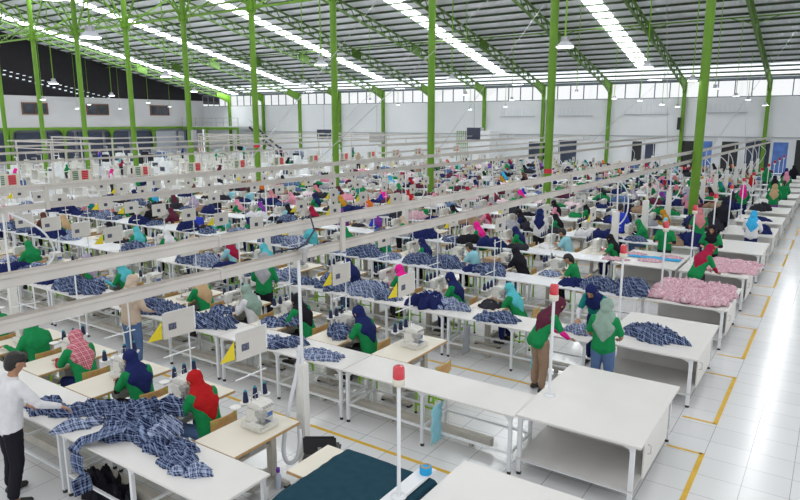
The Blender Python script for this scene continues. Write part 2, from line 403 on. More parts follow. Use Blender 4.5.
def fold(amp, seed, sc=9.0):
    def fn(co):
        p = co * sc + Vector((seed, seed * 2.1, 0)); p.z *= .35
        n = noise.noise_vector(p)
        n2 = noise.noise_vector(co * sc * 2.3 + Vector((seed, 0, 0)))
        return n * amp + n2 * amp * .4
    return fn
_SEG = {}
def getseg(k):
    if k not in _SEG: _SEG[k] = segs(pose(k))
    return _SEG[k]
_PM = {}
def cut_face(me, fr):
    h, f, side, up = fr
    bm = bmesh.new(); bm.from_mesh(me)
    dl = []
    for v in bm.verts:
        q = v.co - h; a, b, c = q.dot(side), q.dot(up), q.dot(f)
        if c > .035 and (a / .060) ** 2 + ((b + .008) / .080) ** 2 < 1 and q.length < .16: dl.append(v)
    bmesh.ops.delete(bm, geom=dl, context='VERTS'); bm.to_mesh(me); bm.free()
def pmesh(k, part, lod):
    key = (k, part, lod)
    if key in _PM: return _PM[key]
    S = getseg(k)
    vox = {0: {'body': .0085, 'scarf': .012, 'hair': .012, 'ponytail': .012, 'shoe_a': .012, 'shoe_b': .012}.get(part, .016), 1: .024, 2: .040}[lod]
    if part == 'body' and lod > 0:      # clothed figure in one surface, regions by nearest limb
        hs = S['body'] + S['shirt'] + S['trousers'] + S['sleeve'] + S['shoe']
        if lod == 2: hs = [x for x in hs if len(x) > 1 and max(r for _, r in x) > .02]
        me = hulls_to_mesh(hs, vox, 'person_body', 1)
        tags = []
        for ti, part_ in ((0, 'body'), (1, 'shirt'), (2, 'trousers'), (3, 'sleeve'), (4, 'shoe')):
            for h in S[part_]:
                for i in range(len(h)):
                    for j in range(i + 1, len(h)): tags.append((ti, h[i][0], h[j][0], h[i][1], h[j][1]))
        mi = []
        for p in me.polygons:
            c = p.center; best = 9; bt = 1
            for ti, a, b, ra, rb in tags:
                ab = b - a; t = max(0, min(1, (c - a).dot(ab) / max(ab.length_squared, 1e-9)))
                d = (c - a - ab * t).length - (ra + (rb - ra) * t)
                if d < best: best = d; bt = ti
            mi.append(bt)
        for m in (SKIN, fab('green'), fab('dark'), fab('navy'), DARK): me.materials.append(m)
        me.polygons.foreach_set('material_index', mi)
    elif part == 'body':
        me = hulls_to_mesh(S['body'], vox, 'person_body', 2)
        for m in (SKIN, EYE, LIP): me.materials.append(m)
        h, f, side, up = S['frame']
        E_ = [h + f*.085 + side*s*.032 + up*.012 for s in (-1, 1)]; Lp = h + f*.082 - up*.062
        mi = []
        for p in me.polygons:
            c = p.center; i = 0
            for e in E_:
                q = c - e
                if abs(q.dot(side)) < .014 and abs(q.dot(up)) < .008 and q.length < .03: i = 1
            q = c - Lp
            if abs(q.dot(side)) < .022 and abs(q.dot(up)) < .008 and q.length < .05: i = 2
            mi.append(i)
        me.polygons.foreach_set('material_index', mi)
    else:
        amp = {'scarf': .012, 'shirt': .008, 'trousers': .010, 'sleeve_a': .006, 'sleeve_b': .006, 'hair': .003}.get(part, 0)
        me = hulls_to_mesh(S[part], vox, 'person_' + part, 2 if lod == 0 else 1, fold(amp, len(k) + ord(k[-1]), 11 if part == 'scarf' else 13) if amp and lod < 2 else None)
        if part == 'scarf': cut_face(me, S['frame'])
        me.materials.append(fab('navy'))
        if part in ('scarf',):
            uv = me.uv_layers.new(name='UVMap')
            for lp in me.loops:
                co = me.vertices[lp.vertex_index].co; uv.data[lp.index].uv = (co.x + co.y * .4, co.z + co.y * .5)
    _PM[key] = me
    return me

def person(k, lod, loc, rz, head, shirt='green', sleeve='navy', trousers='dark', label='', group=None, covering='scarf', headmat=None, sc=1.0):
    o = D.objects.new('person', pmesh(k, 'body', lod)); C.objects.link(o)
    o.location = loc; o.rotation_euler = (0, 0, rz); o.scale = (sc, sc, sc)
    tag(o, label, 'person', group)
    def kid(name, part, m):
        c = D.objects.new(name, pmesh(k, part, lod)); C.objects.link(c); c.parent = o; setmat(c, 0, m); return c
    if lod == 0:
        kid('shirt', 'shirt', fab(shirt)); kid('trousers', 'trousers', fab(trousers)); kid('shoe', 'shoe_a', DARK); kid('shoe', 'shoe_b', DARK)
        if sleeve: kid('long_sleeve', 'sleeve_a', fab(sleeve)); kid('long_sleeve', 'sleeve_b', fab(sleeve))
    else:
        setmat(o, 1, fab(shirt)); setmat(o, 2, fab(trousers)); setmat(o, 3, fab(sleeve) if sleeve else SKIN)
    if covering == 'scarf': kid('headscarf', 'scarf', headmat or fab(head))
    else: kid('hair', covering, HAIR)
    return o

# ------------------------------------------------------------------ furniture and machines (local origin on the floor)
TH = .80   # table height
def gusset(mb, x, y, dx, z=TH - .03, m=0):
    """curved bracket between leg and table top"""
    pts = []
    r = .16
    for i in range(6):
        a = PI / 2 * i / 5
        pts.append((r - r * math.cos(a) if False else r * (1 - math.sin(a)), -r * (1 - math.cos(a))))
    # polygon in (u down) : corner piece with a concave arc
    poly = [(0, 0), (r, 0)] + [(r - r * math.sin(PI/2*i/6), -r + r * math.cos(PI/2*i/6)) for i in range(1, 6)] + [(0, -r)]
    poly = [(x + dx * u, z + v) for u, v in poly]
    mb.prism(poly, 1, y - .012, y + .012, m)

def mk_long_table(L=2.66, W=.74, full=True):
    root = empty('work_table')
    MB().box((0, W/2, TH - .0125), (L, W, .025)).build('table_top', [WHITE_TOP], root, bevel=.004)
    xs = (-L/2 + .06, .0, L/2 - .06)
    for x in xs:
        for y in (.05, W - .05):
            b = MB(); b.box((x, y, TH/2 - .0), (.042, .042, TH - .075))
            if y < .1 or full:
                if x < L/2 - .1: gusset(b, x, y, 1, TH - .026)
                if x > -L/2 + .1: gusset(b, x, y, -1, TH - .026)
            b.box((x, y, TH - .033), (.042, .042, .014))
            lg = b.build('leg', WPAINT, root)
            if full: MB().lathe([(.026, 0), (.026, .022), (.018, .036)], (x, y, 0), 8).build('foot', DARK, lg)
    b = MB()
    for y in (.05, W - .05): b.box((0, y, .27), (L - .1, .028, .028))
    for x in xs: b.box((x, W/2, .27), (.028, W - .1, .028)); b.box((x, W/2, TH - .05), (.03, W - .1, .03))
    b.build('rail', WPAINT, root)
    return root
def mk_long_table_far():
    b = MB(); L, W = 2.66, .74
    b.box((0, W/2, TH - .0125), (L, W, .025))
    for x in (-L/2 + .06, 0, L/2 - .06):
        for y in (.05, W - .05): b.box((x, y, TH/2), (.05, .05, TH - .03))
    for y in (.05, W - .05): b.box((0, y, .27), (L - .1, .03, .03))
    return b.build('work_table', [WPAINT])
def mk_machine_table(lod=0):
    """cream table top 0.66 x 1.22 with wooden edge on a beige treadle stand; local y from 0 to 1.22"""
    W, L = .66, 1.22
    if lod:
        b = MB(); b.box((0, L/2, TH - .015), (W, L, .03), 0, ms={1: 1})
        for y in (.25, 1.0): b.box((0, y, .40), (.07, .09, .74), 2); b.box((0, y, .03), (.5, .07, .05), 2)
        b.box((0, .62, .2), (.05, .8, .05), 2)
        return b.build('machine_table', [WOOD, CREAM_TOP, BEIGE_METAL])
    root = empty('machine_table')
    t = MB().box((0, L/2, TH - .002), (W - .016, L - .016, .006)).build('table_top', [CREAM_TOP], root)
    MB().box((0, L/2, TH - .02), (W, L, .03)).build('edge_band', [WOOD], root, bevel=.006)
    for y in (.22, 1.02):
        b = MB(); b.box((0, y, .42), (.085, .11, .68)); b.box((0, y, .755), (.46, .07, .02))
        b.box((0, y, .045), (.52, .08, .045)); 
        lg = b.build('leg', BEIGE_METAL, root, bevel=.006)
        MB().box((.24, y, .012), (.05, .09, .024)).build('foot', DARK, lg); MB().box((-.24, y, .012), (.05, .09, .024)).build('foot', DARK, lg)
    b = MB(); b.box((0, .62, .17), (.05, .72, .06)); b.bar((0, .28, .5), (0, .96, .5), .04, .04); b.build('crossbar', BEIGE_METAL, root)
    b = MB(); b.tube((.02, .50, .60), (.02, .80, .60), .085, n=14); b.box((.02, .65, .71), (.14, .2, .1)); b.tube((.02, .80, .60), (.02, .84, .60), .05, n=12)
    b.build('motor', MACHINE_G, root)
    b = MB(); b.box((.06, .62, .12), (.32, .34, .02), rot=Matrix.Rotation(R(-14), 3, 'Y'))
    for k in range(5): b.box((-.04 + .05 * k, .62, .11 + .0125 * k + .02), (.015, .30, .008))
    b.build('treadle', MACHINE_G, root)
    return root
def mk_overlock():
    """overlock machine, operator on +x side, origin on the table top"""
    root = empty('overlock_machine')
    b = MB(); b.box((0, 0, .035), (.34, .30, .07)); b.box((.08, -.10, .085), (.20, .16, .04)); b.build('base', MACHINE, root, bevel=.014)
    b = MB(); b.box((-.03, .03, .15), (.20, .26, .16)); b.prism([(-.13, .23), (.07, .23), (.10, .17), (.10, .27), (.05, .30), (-.11, .30)], 1, -.08, .15)
    b.build('body', MACHINE, root, bevel=.012)
    b = MB(); b.box((.09, -.06, .20), (.12, .09, .06)); b.box((.12, -.07, .14), (.03, .03, .10)); b.tube((.12, -.07, .07), (.12, -.07, .11), .006, n=6)
    b.build('presser_arm', MACHINE_G, root, bevel=.006)
    b = MB(); b.box((.12, -.06, .110), (.13, .13, .006)); b.build('needle_plate', STEEL, root)
    b = MB()
    for k in range(4): b.tube((.085, -.02 + k * .042, .255), (.115, -.02 + k * .042, .262), .013, n=8)
    b.build('tension_dials', [STEEL], root)
    b = MB(); b.tube((-.05, .16, .17), (-.05, .205, .17), .062, n=16); b.tube((-.05, .20, .17), (-.05, .215, .17), .03, n=12); b.build('handwheel', BLACK, root)
    b = MB()
    for k in range(3): b.tube((-.08, -.04 + .06 * k, .29), (-.08, -.04 + .06 * k, .37), .004, n=5)
    b.bar((-.08, -.06, .37), (-.08, .10, .37), .01, .006)
    b.build('thread_guide', STEEL, root)
    b = MB(); b.box((.075, .08, .145), (.012, .10, .06)); b.build('control_badge', BLUEP, root)
    return root
def mk_lockstitch(lod=0):
    root = None if lod else empty('sewing_machine')
    b = MB(); b.box((0, 0, .02), (.20, .50, .04))
    if not lod: b.build('bed', MACHINE, root, bevel=.008); b = MB()
    prof = [(-.20, .33), (.20, .33), (.24, .30), (.24, .04), (.13, .04), (.12, .20), (-.10, .21), (-.12, .13), (-.22, .13), (-.23, .30)]
    b.prism(prof, 0, -.055, .055)
    if not lod:
        b.build('arm', MACHINE, root, bevel=.012)
        MB().tube((0, .24, .24), (0, .285, .24), .075, n=18).build('handwheel', MACHINE_G, root)
        b = MB(); b.tube((0, -.17, .045), (0, -.17, .14), .008, n=6); b.box((0, -.17, .05), (.03, .05, .012)); b.build('needle_bar', STEEL, root)
        b = MB(); b.tube((-.03, .12, .33), (-.03, .12, .345), .035, n=10); b.tube((-.03, .12, .345), (-.03, .12, .42), .006, n=6); b.box((.058, .0, .27), (.006, .18, .05)); b.build('bobbin_winder', STEEL, root)
        return root
    b.tube((0, .24, .24), (0, .285, .24), .075, n=10, m=1)
    return b.build('sewing_machine', [MACHINE, MACHINE_G])
def mk_stand(lod=0):
    """thread stand: post standing on the far end of the machine table, four saucers in a row along y"""
    if lod:
        b = MB(); b.tube((0, 0, 0), (0, 0, 1.15), .010, n=5); b.box((0, -.16, .20), (.05, .5, .02)); b.box((0, -.02, .54), (.02, .22, .02))
        for k in range(4): b.tube((0, -.40 + .16 * k, .20), (0, -.40 + .16 * k, .215), .06, n=8); b.tube((0, -.40 + .16 * k, .215), (0, -.40 + .16 * k, .35), .03, .018, n=6, m=1)
        return b.build('thread_stand', [SAUCER, NAVY_T])
    root = empty('thread_stand')
    b = MB(); b.lathe([(.05, 0), (.05, .012), (.016, .02)], n=12); b.tube((0, 0, .0), (0, 0, 1.16), .011, n=8)
    b.tube((0, .0, .62), (0, -.05, .56), .004, n=5)
    b.build('post', WPAINT, root)
    b = MB(); b.bar((0, -.44, .17), (0, .10, .17), .022, .014); b.build('arm', WPAINT, root)
    for k in range(4):
        y = -.42 + .155 * k
        b = MB(); b.tube((0, y, .155), (0, y, .20), .006, n=6); b.lathe([(.02, .188), (.066, .192), (.070, .204), (.064, .206), (.012, .198)], (0, y, 0), 16)
        b.build('saucer', SAUCER, root)
    b = MB(); b.bar((0, -.40, .52), (0, .08, .52), .018, .012)
    for k in range(4): b.tube((0, -.38 + .13 * k, .52), (.03, -.38 + .13 * k, .535), .005, n=5)
    b.build('guide_arm', WPAINT, root)
    return root
def mk_cone():
    root = empty('thread_cone')
    MB().lathe([(.034, 0), (.036, .006), (.034, .02), (.023, .125), (.020, .130)], n=12).build('thread', NAVY_T, root)
    MB().lathe([(.019, .128), (.014, .150), (.011, .150)], n=10).build('cone_tip', TEAL_T, root)
    return root
def mk_board(lod=0):
    """card board hung on the post, in the y-z plane; origin at its lower edge middle"""
    if lod:
        b = MB(); b.box((0, 0, .17), (.016, .46, .34)); b.box((.010, -.02, .15), (.004, .11, .09), 1)
        return b.build('notice_board', [BOARD, DARKNAVY])
    root = empty('notice_board')
    MB().box((0, 0, .17), (.014, .46, .34)).build('card', BOARD, root, bevel=.004)
    MB().box((.0085, -.10, .15), (.003, .11, .085)).build('printed_patch', P_PATCH_OBJ, root)
    MB().tube((.005, .20, .345), (.005, -.20, .345), .006, n=6).box((0.0, .225, .20), (.02, .02, .30)).build('clip_bar', WPAINT, root)
    return root
def mk_flag():
    b = MB(); b.prism([(-.0, 0), (-.0, .22), (-.22, .02)], 0, -.003, .003)
    return b.build('warning_flag', [YELLOW])
def mk_chair(lod=0):
    """facing +y: plywood seat and backrest on lime green steel"""
    if lod:
        b = MB(); b.box((0, 0, .44), (.36, .34, .03)); b.box((0, -.19, .74), (.38, .02, .16))
        for x in (-.15, .15):
            for y in (-.15, .15): b.box((x, y, .22), (.03, .03, .42), 1)
            b.box((x, -.17, .6), (.025, .025, .32), 1)
        return b.build('work_chair', [CHAIR_WOOD, LIME])
    root = empty('work_chair')
    MB().box((0, 0, .445), (.38, .36, .02)).build('seat', CHAIR_WOOD, root, bevel=.006)
    b = MB(); n = 8; o = []
    for i in range(n + 1):
        x = -.20 + .40 * i / n; o.append((x, -.20 - .03 * math.cos(x / .2 * PI / 2)))
    poly = o + [(x, y - .014) for x, y in reversed(o)]
    b.prism(poly, 2, .66, .82); b.build('backrest', CHAIR_WOOD, root)
    for x in (-.17, .17):
        for y in (-.15, .15):
            l = MB().bar((x, y * 1.1, 0.02), (x, y, .435), .026, .026).build('leg', LIME, root)
            MB().tube((x, y * 1.1, 0), (x, y * 1.1, .03), .02, n=8).build('foot', DARK, l)
        MB().bar((x, -.15, .435), (x, -.215, .80), .024, .024).build('back_post', LIME, root)
    b = MB()
    for x in (-.17, .17): b.bar((x, -.15, .42), (x, .15, .42), .024, .024); b.bar((x, -.16, .15), (x, .16, .15), .02, .02)
    b.bar((-.17, 0, .15), (.17, 0, .15), .02, .02); b.build('seat_frame', LIME, root)
    return root
def mk_big_table():
    """inspection table 1.5 x 2.0: top, legs, lower shelf, back panel, side door; origin front-left corner"""
    W, L = 1.5, 2.02
    root = empty('inspection_table')
    MB().box((W/2, L/2, TH - .015), (W, L, .03)).build('table_top', WHITE_TOP, root, bevel=.005)
    for x in (.06, W - .10):
        for y in (.06, L - .06):
            b = MB().box((x, y, TH/2 - .0), (.05, .05, TH - .07)).box((x, y, TH - .034), (.05, .05, .008))
            b.prism([(x, TH - .032), (x + (.16 if x < .5 else -.16), TH - .032), (x + (.04 if x < .5 else -.04), TH - .08), (x, TH - .22)], 1, y - .012, y + .012)
            l = b.build('leg', WPAINT, root)
            MB().lathe([(.03, 0), (.03, .02), (.015, .036)], (x, y, 0), 8).build('foot', DARK, l)
    b = MB().box((W/2 - .02, L/2, .22), (W - .10, L - .06, .02)); b.build('lower_shelf', mat('shelf_board', (.60, .585, .57), .5, var=.05, scale=3), root)
    b = MB()
    for y in (.06, L - .06): b.box((W/2 - .02, y, .20), (W - .1, .03, .035))
    for x in (.06, W - .10): b.box((x, L/2, .20), (.03, L - .1, .035))
    b.build('shelf_frame', WPAINT, root)
    MB().box((W/2 - .02, L * .5, .50), (W - .14, .018, .54)).build('divider_panel', mat('shelf_board', (0, 0, 0)), root)
    d = MB().box((W - .065, L * .53, .47), (.018, L * .62, .58)).build('side_door', WHITE_TOP, root, bevel=.003)
    MB().path([(W - .054, L*.30, .44), (W - .02, L*.30, .45), (W - .02, L*.30, .55), (W - .054, L*.30, .56)], .006, 6).build('handle', STEEL, d)
    return root
def mk_big_table_far():
    W, L = 1.5, 2.02
    b = MB().box((W/2, L/2, TH - .015), (W, L, .03)).box((W/2 - .02, L/2, .22), (W - .10, L - .06, .02)).box((W/2 - .02, L*.3, .5), (W - .14, .018, .54)).box((W - .065, L*.53, .47), (.018, L*.6, .58))
    for x in (.06, W - .10):
        for y in (.06, L - .06): b.box((x, y, TH/2), (.05, .05, TH - .03))
    return b.build('inspection_table', [WHITE_TOP])
def mk_beacon():
    """origin at foot"""
    root = empty('signal_lamp')
    b = MB().lathe([(.075, 0), (.075, .008), (.02, .012)], n=14).tube((0, 0, 0), (0, 0, 1.28), .019, n=10); b.build('pole', WPAINT, root)
    MB().lathe([(.030, 1.27), (.058, 1.285), (.060, 1.35), (.052, 1.36)], n=16).build('lamp_base', BEIGE_P, root)
    MB().lathe([(.052, 1.355), (.056, 1.37), (.052, 1.475), (.044, 1.492), (.02, 1.497)], n=16).build('lamp_dome', RED_L, root)
    return root
def mk_beacon_far():
    b = MB().tube((0, 0, 0), (0, 0, 1.29), .02, n=6).tube((0, 0, 1.28), (0, 0, 1.36), .055, n=8, m=1).tube((0, 0, 1.36), (0, 0, 1.49), .058, n=8, m=2)
    return b.build('signal_lamp', [WPAINT, BEIGE_P, RED_L])

def heap_mesh(w, d, h, seed, n=44, crumple=1.0):
    """one crumpled cloth lying in folds: ragged outline, sharp creased ridges, closed underneath"""
    off = Vector((seed * 3.7, seed * 1.3, seed * .7))
    me = D.meshes.new('garment_heap'); vs = []; uv = []; fs = []
    def ridge(p): return 1 - abs(noise.noise(p)) * 2.3
    for j in range(n):
        for i in range(n):
            u = i / (n - 1) * 2 - 1; v = j / (n - 1) * 2 - 1
            x = u * math.sqrt(1 - v * v / 2); y = v * math.sqrt(1 - u * u / 2)
            a = math.atan2(y, x); rr = math.hypot(x, y); ca, sa = math.cos(a), math.sin(a)
            k = 1 + .42 * noise.noise(Vector((ca * 1.5, sa * 1.5, seed * 2.1))) + .30 * noise.noise(Vector((ca * 3.6, sa * 3.6, seed))) + .12 * noise.noise(Vector((ca * 9, sa * 9, seed)))
            px, py = x * k * w / 2, y * k * d / 2
            p = Vector((px, py, 0)) * 6 + off; wp = noise.noise_vector(p * .5) * 1.3
            q = Vector((px, py, 0)) * 13 + off; wq = noise.noise_vector(q * .4) * 1.1
            ang = noise.noise(p * .25) * 4
            e = Vector((math.cos(ang), math.sin(ang), 0)); al = Vector((px, py, 0)).dot(e); ac = px * -e.y + py * e.x
            st = ridge(Vector((al * 2.5, ac * 9, seed)) + wp * 1.4)
            env = max(0, 1 - rr ** 4.0) ** .7
            big = .55 + .75 * noise.noise(p * .3 + off)
            z = env * h * max(.10, big * .5 + .52 * ridge(p + wp) * crumple + .26 * st + .14 * ridge(q + wq)) + .005 if rr < .985 else 0
            dx = noise.noise_vector(q * .7) * .022 * env
            vs.append((px + dx.x, py + dx.y, z))
            wv = noise.noise_vector(p * .42 + Vector((9, 3, 1))) * .16
            uv.append((px * .9 + wv.x + z * .5, py + z * .9 + wv.y))
    for j in range(n - 1):
        for i in range(n - 1):
            a = j * n + i; fs.append((a, a + 1, a + n + 1, a + n))
    rim = [i for i in range(n)] + [j * n + n - 1 for j in range(1, n)] + [(n - 1) * n + i for i in range(n - 2, -1, -1)] + [j * n for j in range(n - 2, 0, -1)]
    fs.append(tuple(reversed(rim)))
    me.from_pydata(vs, [], fs)
    ul = me.uv_layers.new(name='UVMap')
    for lp in me.loops: ul.data[lp.index].uv = uv[lp.vertex_index]
    me.polygons.foreach_set('use_smooth', [True] * (len(me.polygons) - 1) + [False])
    me.materials.append(P_NAVY)
    return me
_H = {}
def heap(w, d, h, seed, loc, rz, m, label, cat='garment', group=None, name='folded_garment', n=44):
    key = (w, d, h, seed, n)
    if key not in _H: _H[key] = heap_mesh(w, d, h, seed, n)
    o = D.objects.new(name, _H[key]); C.objects.link(o); o.location = loc; o.rotation_euler = (0, 0, rz)
    setmat(o, 0, m); return tag(o, label, cat, group)
def strip(path, width, seed, m, name, label, cat='garment', group=None, fold_amp=.03, nseg=26, nw=18, thick=.008):
    """a length of cloth following path (points), its width along the given side vector, with lengthwise folds"""
    pts = [Vector(p) for p in path]; me = D.meshes.new(name); vs = []; uv = []; fs = []
    L = [0]
    for a, b in zip(pts, pts[1:]): L.append(L[-1] + (b - a).length)
    def at(t):
        s = t * L[-1]
        for k in range(len(L) - 1):
            if s <= L[k + 1] + 1e-9:
                q = (s - L[k]) / (L[k + 1] - L[k]); return pts[k].lerp(pts[k + 1], q)
        return pts[-1]
    for i in range(nseg + 1):
        t = i / nseg; p = at(t); tg = (at(min(1, t + .04)) - at(max(0, t - .04))).normalized()
        sd = tg.cross(Vector((0, 0, 1)))
        if sd.length < .25: sd = STRIP_SIDE.copy()
        sd.normalize(); nm = sd.cross(tg).normalized()
        if nm.z < -.2: nm = -nm
        for j in range(nw + 1):
            s = j / nw * 2 - 1
            f = noise.noise(Vector((s * 3.2 + seed, t * L[-1] * 3, seed))) + .5 * noise.noise(Vector((s * 8, t * L[-1] * 6, seed * 2)))
            wob = 1 + .25 * noise.noise(Vector((t * 5, seed * 3, s)))
            vs.append(p + sd * s * width / 2 * wob + nm * (abs(f) * fold_amp + .006))
            uv.append((s * width / 2 + f * .02, t * L[-1]))
    for i in range(nseg):
        for j in range(nw):
            a = i * (nw + 1) + j; fs.append((a, a + 1, a + nw + 2, a + nw + 1))
    me.from_pydata([tuple(v) for v in vs], [], fs)
    ul = me.uv_layers.new(name='UVMap')
    for lp in me.loops: ul.data[lp.index].uv = uv[lp.vertex_index]
    me.polygons.foreach_set('use_smooth', [True] * len(me.polygons)); me.materials.append(m)
    o = D.objects.new(name, me); C.objects.link(o)
    sm = o.modifiers.new('thickness', 'SOLIDIFY'); sm.thickness = thick; sm.offset = 1
    return tag(o, label, cat, group)
STRIP_SIDE = Vector((1, 0, 0))
P_PATCH_OBJ = mat('patch_print', (.12, .13, .20), .6, var=.8, scale=70)

# ------------------------------------------------------------------ building
def floor_material():
    m, nt, b = node_mat('glazed_floor_tiles'); N = nt.nodes; L = nt.links
    tc = N.new('ShaderNodeTexCoord'); sp = N.new('ShaderNodeSeparateXYZ'); L.new(tc.outputs['Object'], sp.inputs[0])
    def joint(sock, off, w):
        a = N.new('ShaderNodeMath'); a.operation = 'ADD'; a.inputs[1].default_value = off; L.new(sock, a.inputs[0])
        d = N.new('ShaderNodeMath'); d.operation = 'MULTIPLY'; d.inputs[1].default_value = 2.0; L.new(a.outputs[0], d.inputs[0])
        f = N.new('ShaderNodeMath'); f.operation = 'FRACT'; L.new(d.outputs[0], f.inputs[0])
        c = N.new('ShaderNodeMath'); c.operation = 'LESS_THAN'; c.inputs[1].default_value = w; L.new(f.outputs[0], c.inputs[0]); return c.outputs[0]
    jx = joint(sp.outputs[0], 100.06, .016); jy = joint(sp.outputs[1], .37, .014)
    mx = N.new('ShaderNodeMath'); mx.operation = 'MAXIMUM'; L.new(jx, mx.inputs[0]); L.new(jy, mx.inputs[1])
    # every tile its own slight tone
    sn = N.new('ShaderNodeVectorMath'); sn.operation = 'SCALE'; sn.inputs[3].default_value = 2.0
    ad = N.new('ShaderNodeVectorMath'); ad.operation = 'ADD'; ad.inputs[1].default_value = (100.06, .37, 0); L.new(tc.outputs['Object'], ad.inputs[0])
    L.new(ad.outputs[0], sn.inputs[0])
    fl = N.new('ShaderNodeVectorMath'); fl.operation = 'FLOOR'; L.new(sn.outputs[0], fl.inputs[0])
    wn = N.new('ShaderNodeTexWhiteNoise'); L.new(fl.outputs[0], wn.inputs['Vector'])
    no = N.new('ShaderNodeTexNoise'); no.inputs['Scale'].default_value = .9; no.inputs['Detail'].default_value = 5; L.new(tc.outputs['Object'], no.inputs['Vector'])
    av = N.new('ShaderNodeMath'); av.operation = 'ADD'; L.new(wn.outputs['Value'], av.inputs[0]); L.new(no.outputs['Fac'], av.inputs[1])
    rp = N.new('ShaderNodeValToRGB'); rp.color_ramp.elements[0].position = .3; rp.color_ramp.elements[1].position = 1.4 / 1.5
    rp.color_ramp.elements[0].color = (.71, .715, .72, 1); rp.color_ramp.elements[1].color = (.75, .755, .76, 1)
    L.new(av.outputs[0], rp.inputs['Fac'])
    mi = N.new('ShaderNodeMix'); mi.data_type = 'RGBA'; mi.inputs[7].default_value = (.34, .34, .35, 1)
    L.new(mx.outputs[0], mi.inputs[0]); L.new(rp.outputs['Color'], mi.inputs[6]); L.new(mi.outputs[2], b.inputs['Base Color'])
    rr = N.new('ShaderNodeMapRange'); rr.inputs['To Min'].default_value = .14; rr.inputs['To Max'].default_value = .22; L.new(no.outputs['Fac'], rr.inputs['Value'])
    L.new(rr.outputs['Result'], b.inputs['Roughness'])
    b.inputs['Specular IOR Level'].default_value = .75
    return m
def roof_material():
    m, nt, b = node_mat('corrugated_roof_sheet'); N = nt.nodes; L = nt.links
    tc = N.new('ShaderNodeTexCoord')
    w = N.new('ShaderNodeTexWave'); w.bands_direction = 'X'; w.inputs['Scale'].default_value = 1.4; w.inputs['Distortion'].default_value = 0
    L.new(tc.outputs['Object'], w.inputs['Vector'])
    bp = N.new('ShaderNodeBump'); bp.inputs['Strength'].default_value = .5; bp.inputs['Distance'].default_value = .04
    L.new(w.outputs['Fac'], bp.inputs['Height']); L.new(bp.outputs['Normal'], b.inputs['Normal'])
    no = N.new('ShaderNodeTexNoise'); no.inputs['Scale'].default_value = .5; L.new(tc.outputs['Object'], no.inputs['Vector'])
    r = N.new('ShaderNodeValToRGB'); r.color_ramp.elements[0].color = (.76, .78, .81, 1); r.color_ramp.elements[1].color = (.84, .86, .89, 1)
    L.new(no.outputs['Fac'], r.inputs['Fac']); L.new(r.outputs['Color'], b.inputs['Base Color'])
    b.inputs['Roughness'].default_value = .6
    return m
def struct(o, label=None): return tag(o, label, kind='structure')

XR, XL, YF = 2.6, -71.0, 58.0
S_ = .22
def zr(y): return 7.62 + S_ * (YF - y)
Y0R = 23.0
struct(MB().box(((XR + XL) / 2, 27, -.05), (XR - XL + .4, 62.4, .1)).build('floor', floor_material()))
# far wall below the window band, with the piece of wall above it
struct(MB().box(((XR + XL) / 2, YF + .1, 3.08), (XR - XL, .2, 6.16)).build('wall_far', WALLW))
struct(MB().box(((XR + XL) / 2, YF + .1, 7.56), (XR - XL, .2, .16)).build('trim_far', MULL))
struct(MB().box((XR + .1, 40, 7.5), (.2, 36, 15)).build('wall_right', WALLW))
# window band of the far wall: one window per bay
glass = mat('clear_glass', (1, 1, 1), .02)
def thin_glass():
    m, nt, b = node_mat('thin_window_glass'); N = nt.nodes
    t = N.new('ShaderNodeBsdfTransparent'); t.inputs[0].default_value = (1, 1, 1, 1)
    g = N.new('ShaderNodeBsdfGlossy'); g.inputs['Roughness'].default_value = .05
    mx = N.new('ShaderNodeMixShader'); mx.inputs[0].default_value = .06
    nt.links.new(t.outputs[0], mx.inputs[1]); nt.links.new(g.outputs[0], mx.inputs[2])
    nt.links.new(mx.outputs[0], N['Material Output'].inputs['Surface']); return m
TG = thin_glass()
colx = [-5.05 - 6.05 * k for k in range(11)]
for k in range(12):
    a = XR if k == 0 else colx[k - 1]; c = colx[k] if k < 11 else XL
    b = MB(); n = 5 if abs(a - c) > 5 else 4
    for i in range(n + 1): b.box((a + (c - a) * i / n, YF + .1, 6.82), (.07, .10, 1.32))
    b.box(((a + c) / 2, YF + .1, 6.19), (abs(a - c), .12, .07)); b.box(((a + c) / 2, YF + .1, 7.45), (abs(a - c), .12, .07))
    w = struct(b.build('window_%d' % (k + 1), MULL))
    g = MB().box(((a + c) / 2, YF + .12, 6.82), (abs(a - c), .006, 1.3)).build('pane', TG, w)
# far wall: pale relief lettering bands between the columns are too faint to read; a thin ledge runs beneath each
for k, (x0, x1, z) in enumerate(((-27.6, -24.0, 4.7), (-15.9, -12.2, 4.85), (-9.6, -6.4, 4.95), (-21.8, -18.6, 4.75))):
    o = MB().box(((x0 + x1) / 2, YF - .05, z), (x1 - x0, .1, .05)).build('wall_ledge', [mat('ledge_grey', (.42, .43, .45), .7)])
    tag(o, 'thin grey ledge high on far wall under faint raised shapes, %s from the aisle' % ('third', 'second', 'first', 'fourth')[k] if False else
        'thin grey ledge on the far wall, %s bay from the aisle' % ('fourth', 'second', 'nearest', 'third')[k], 'ledge', 'ledges on the far wall')
    n = 9 if k != 0 else 11
    b = MB()
    for i in range(n):
        x = x0 + (x1 - x0) * (i + .5) / n
        b.box((x, YF - .02, z + .32), (.19, .04, .46)); 
        b.box((x, YF - .03, z + .66), (.14, .04, .14))
    b.build('raised_shapes', [mat('relief_pale', (.76, .78, .82), .7)], o)
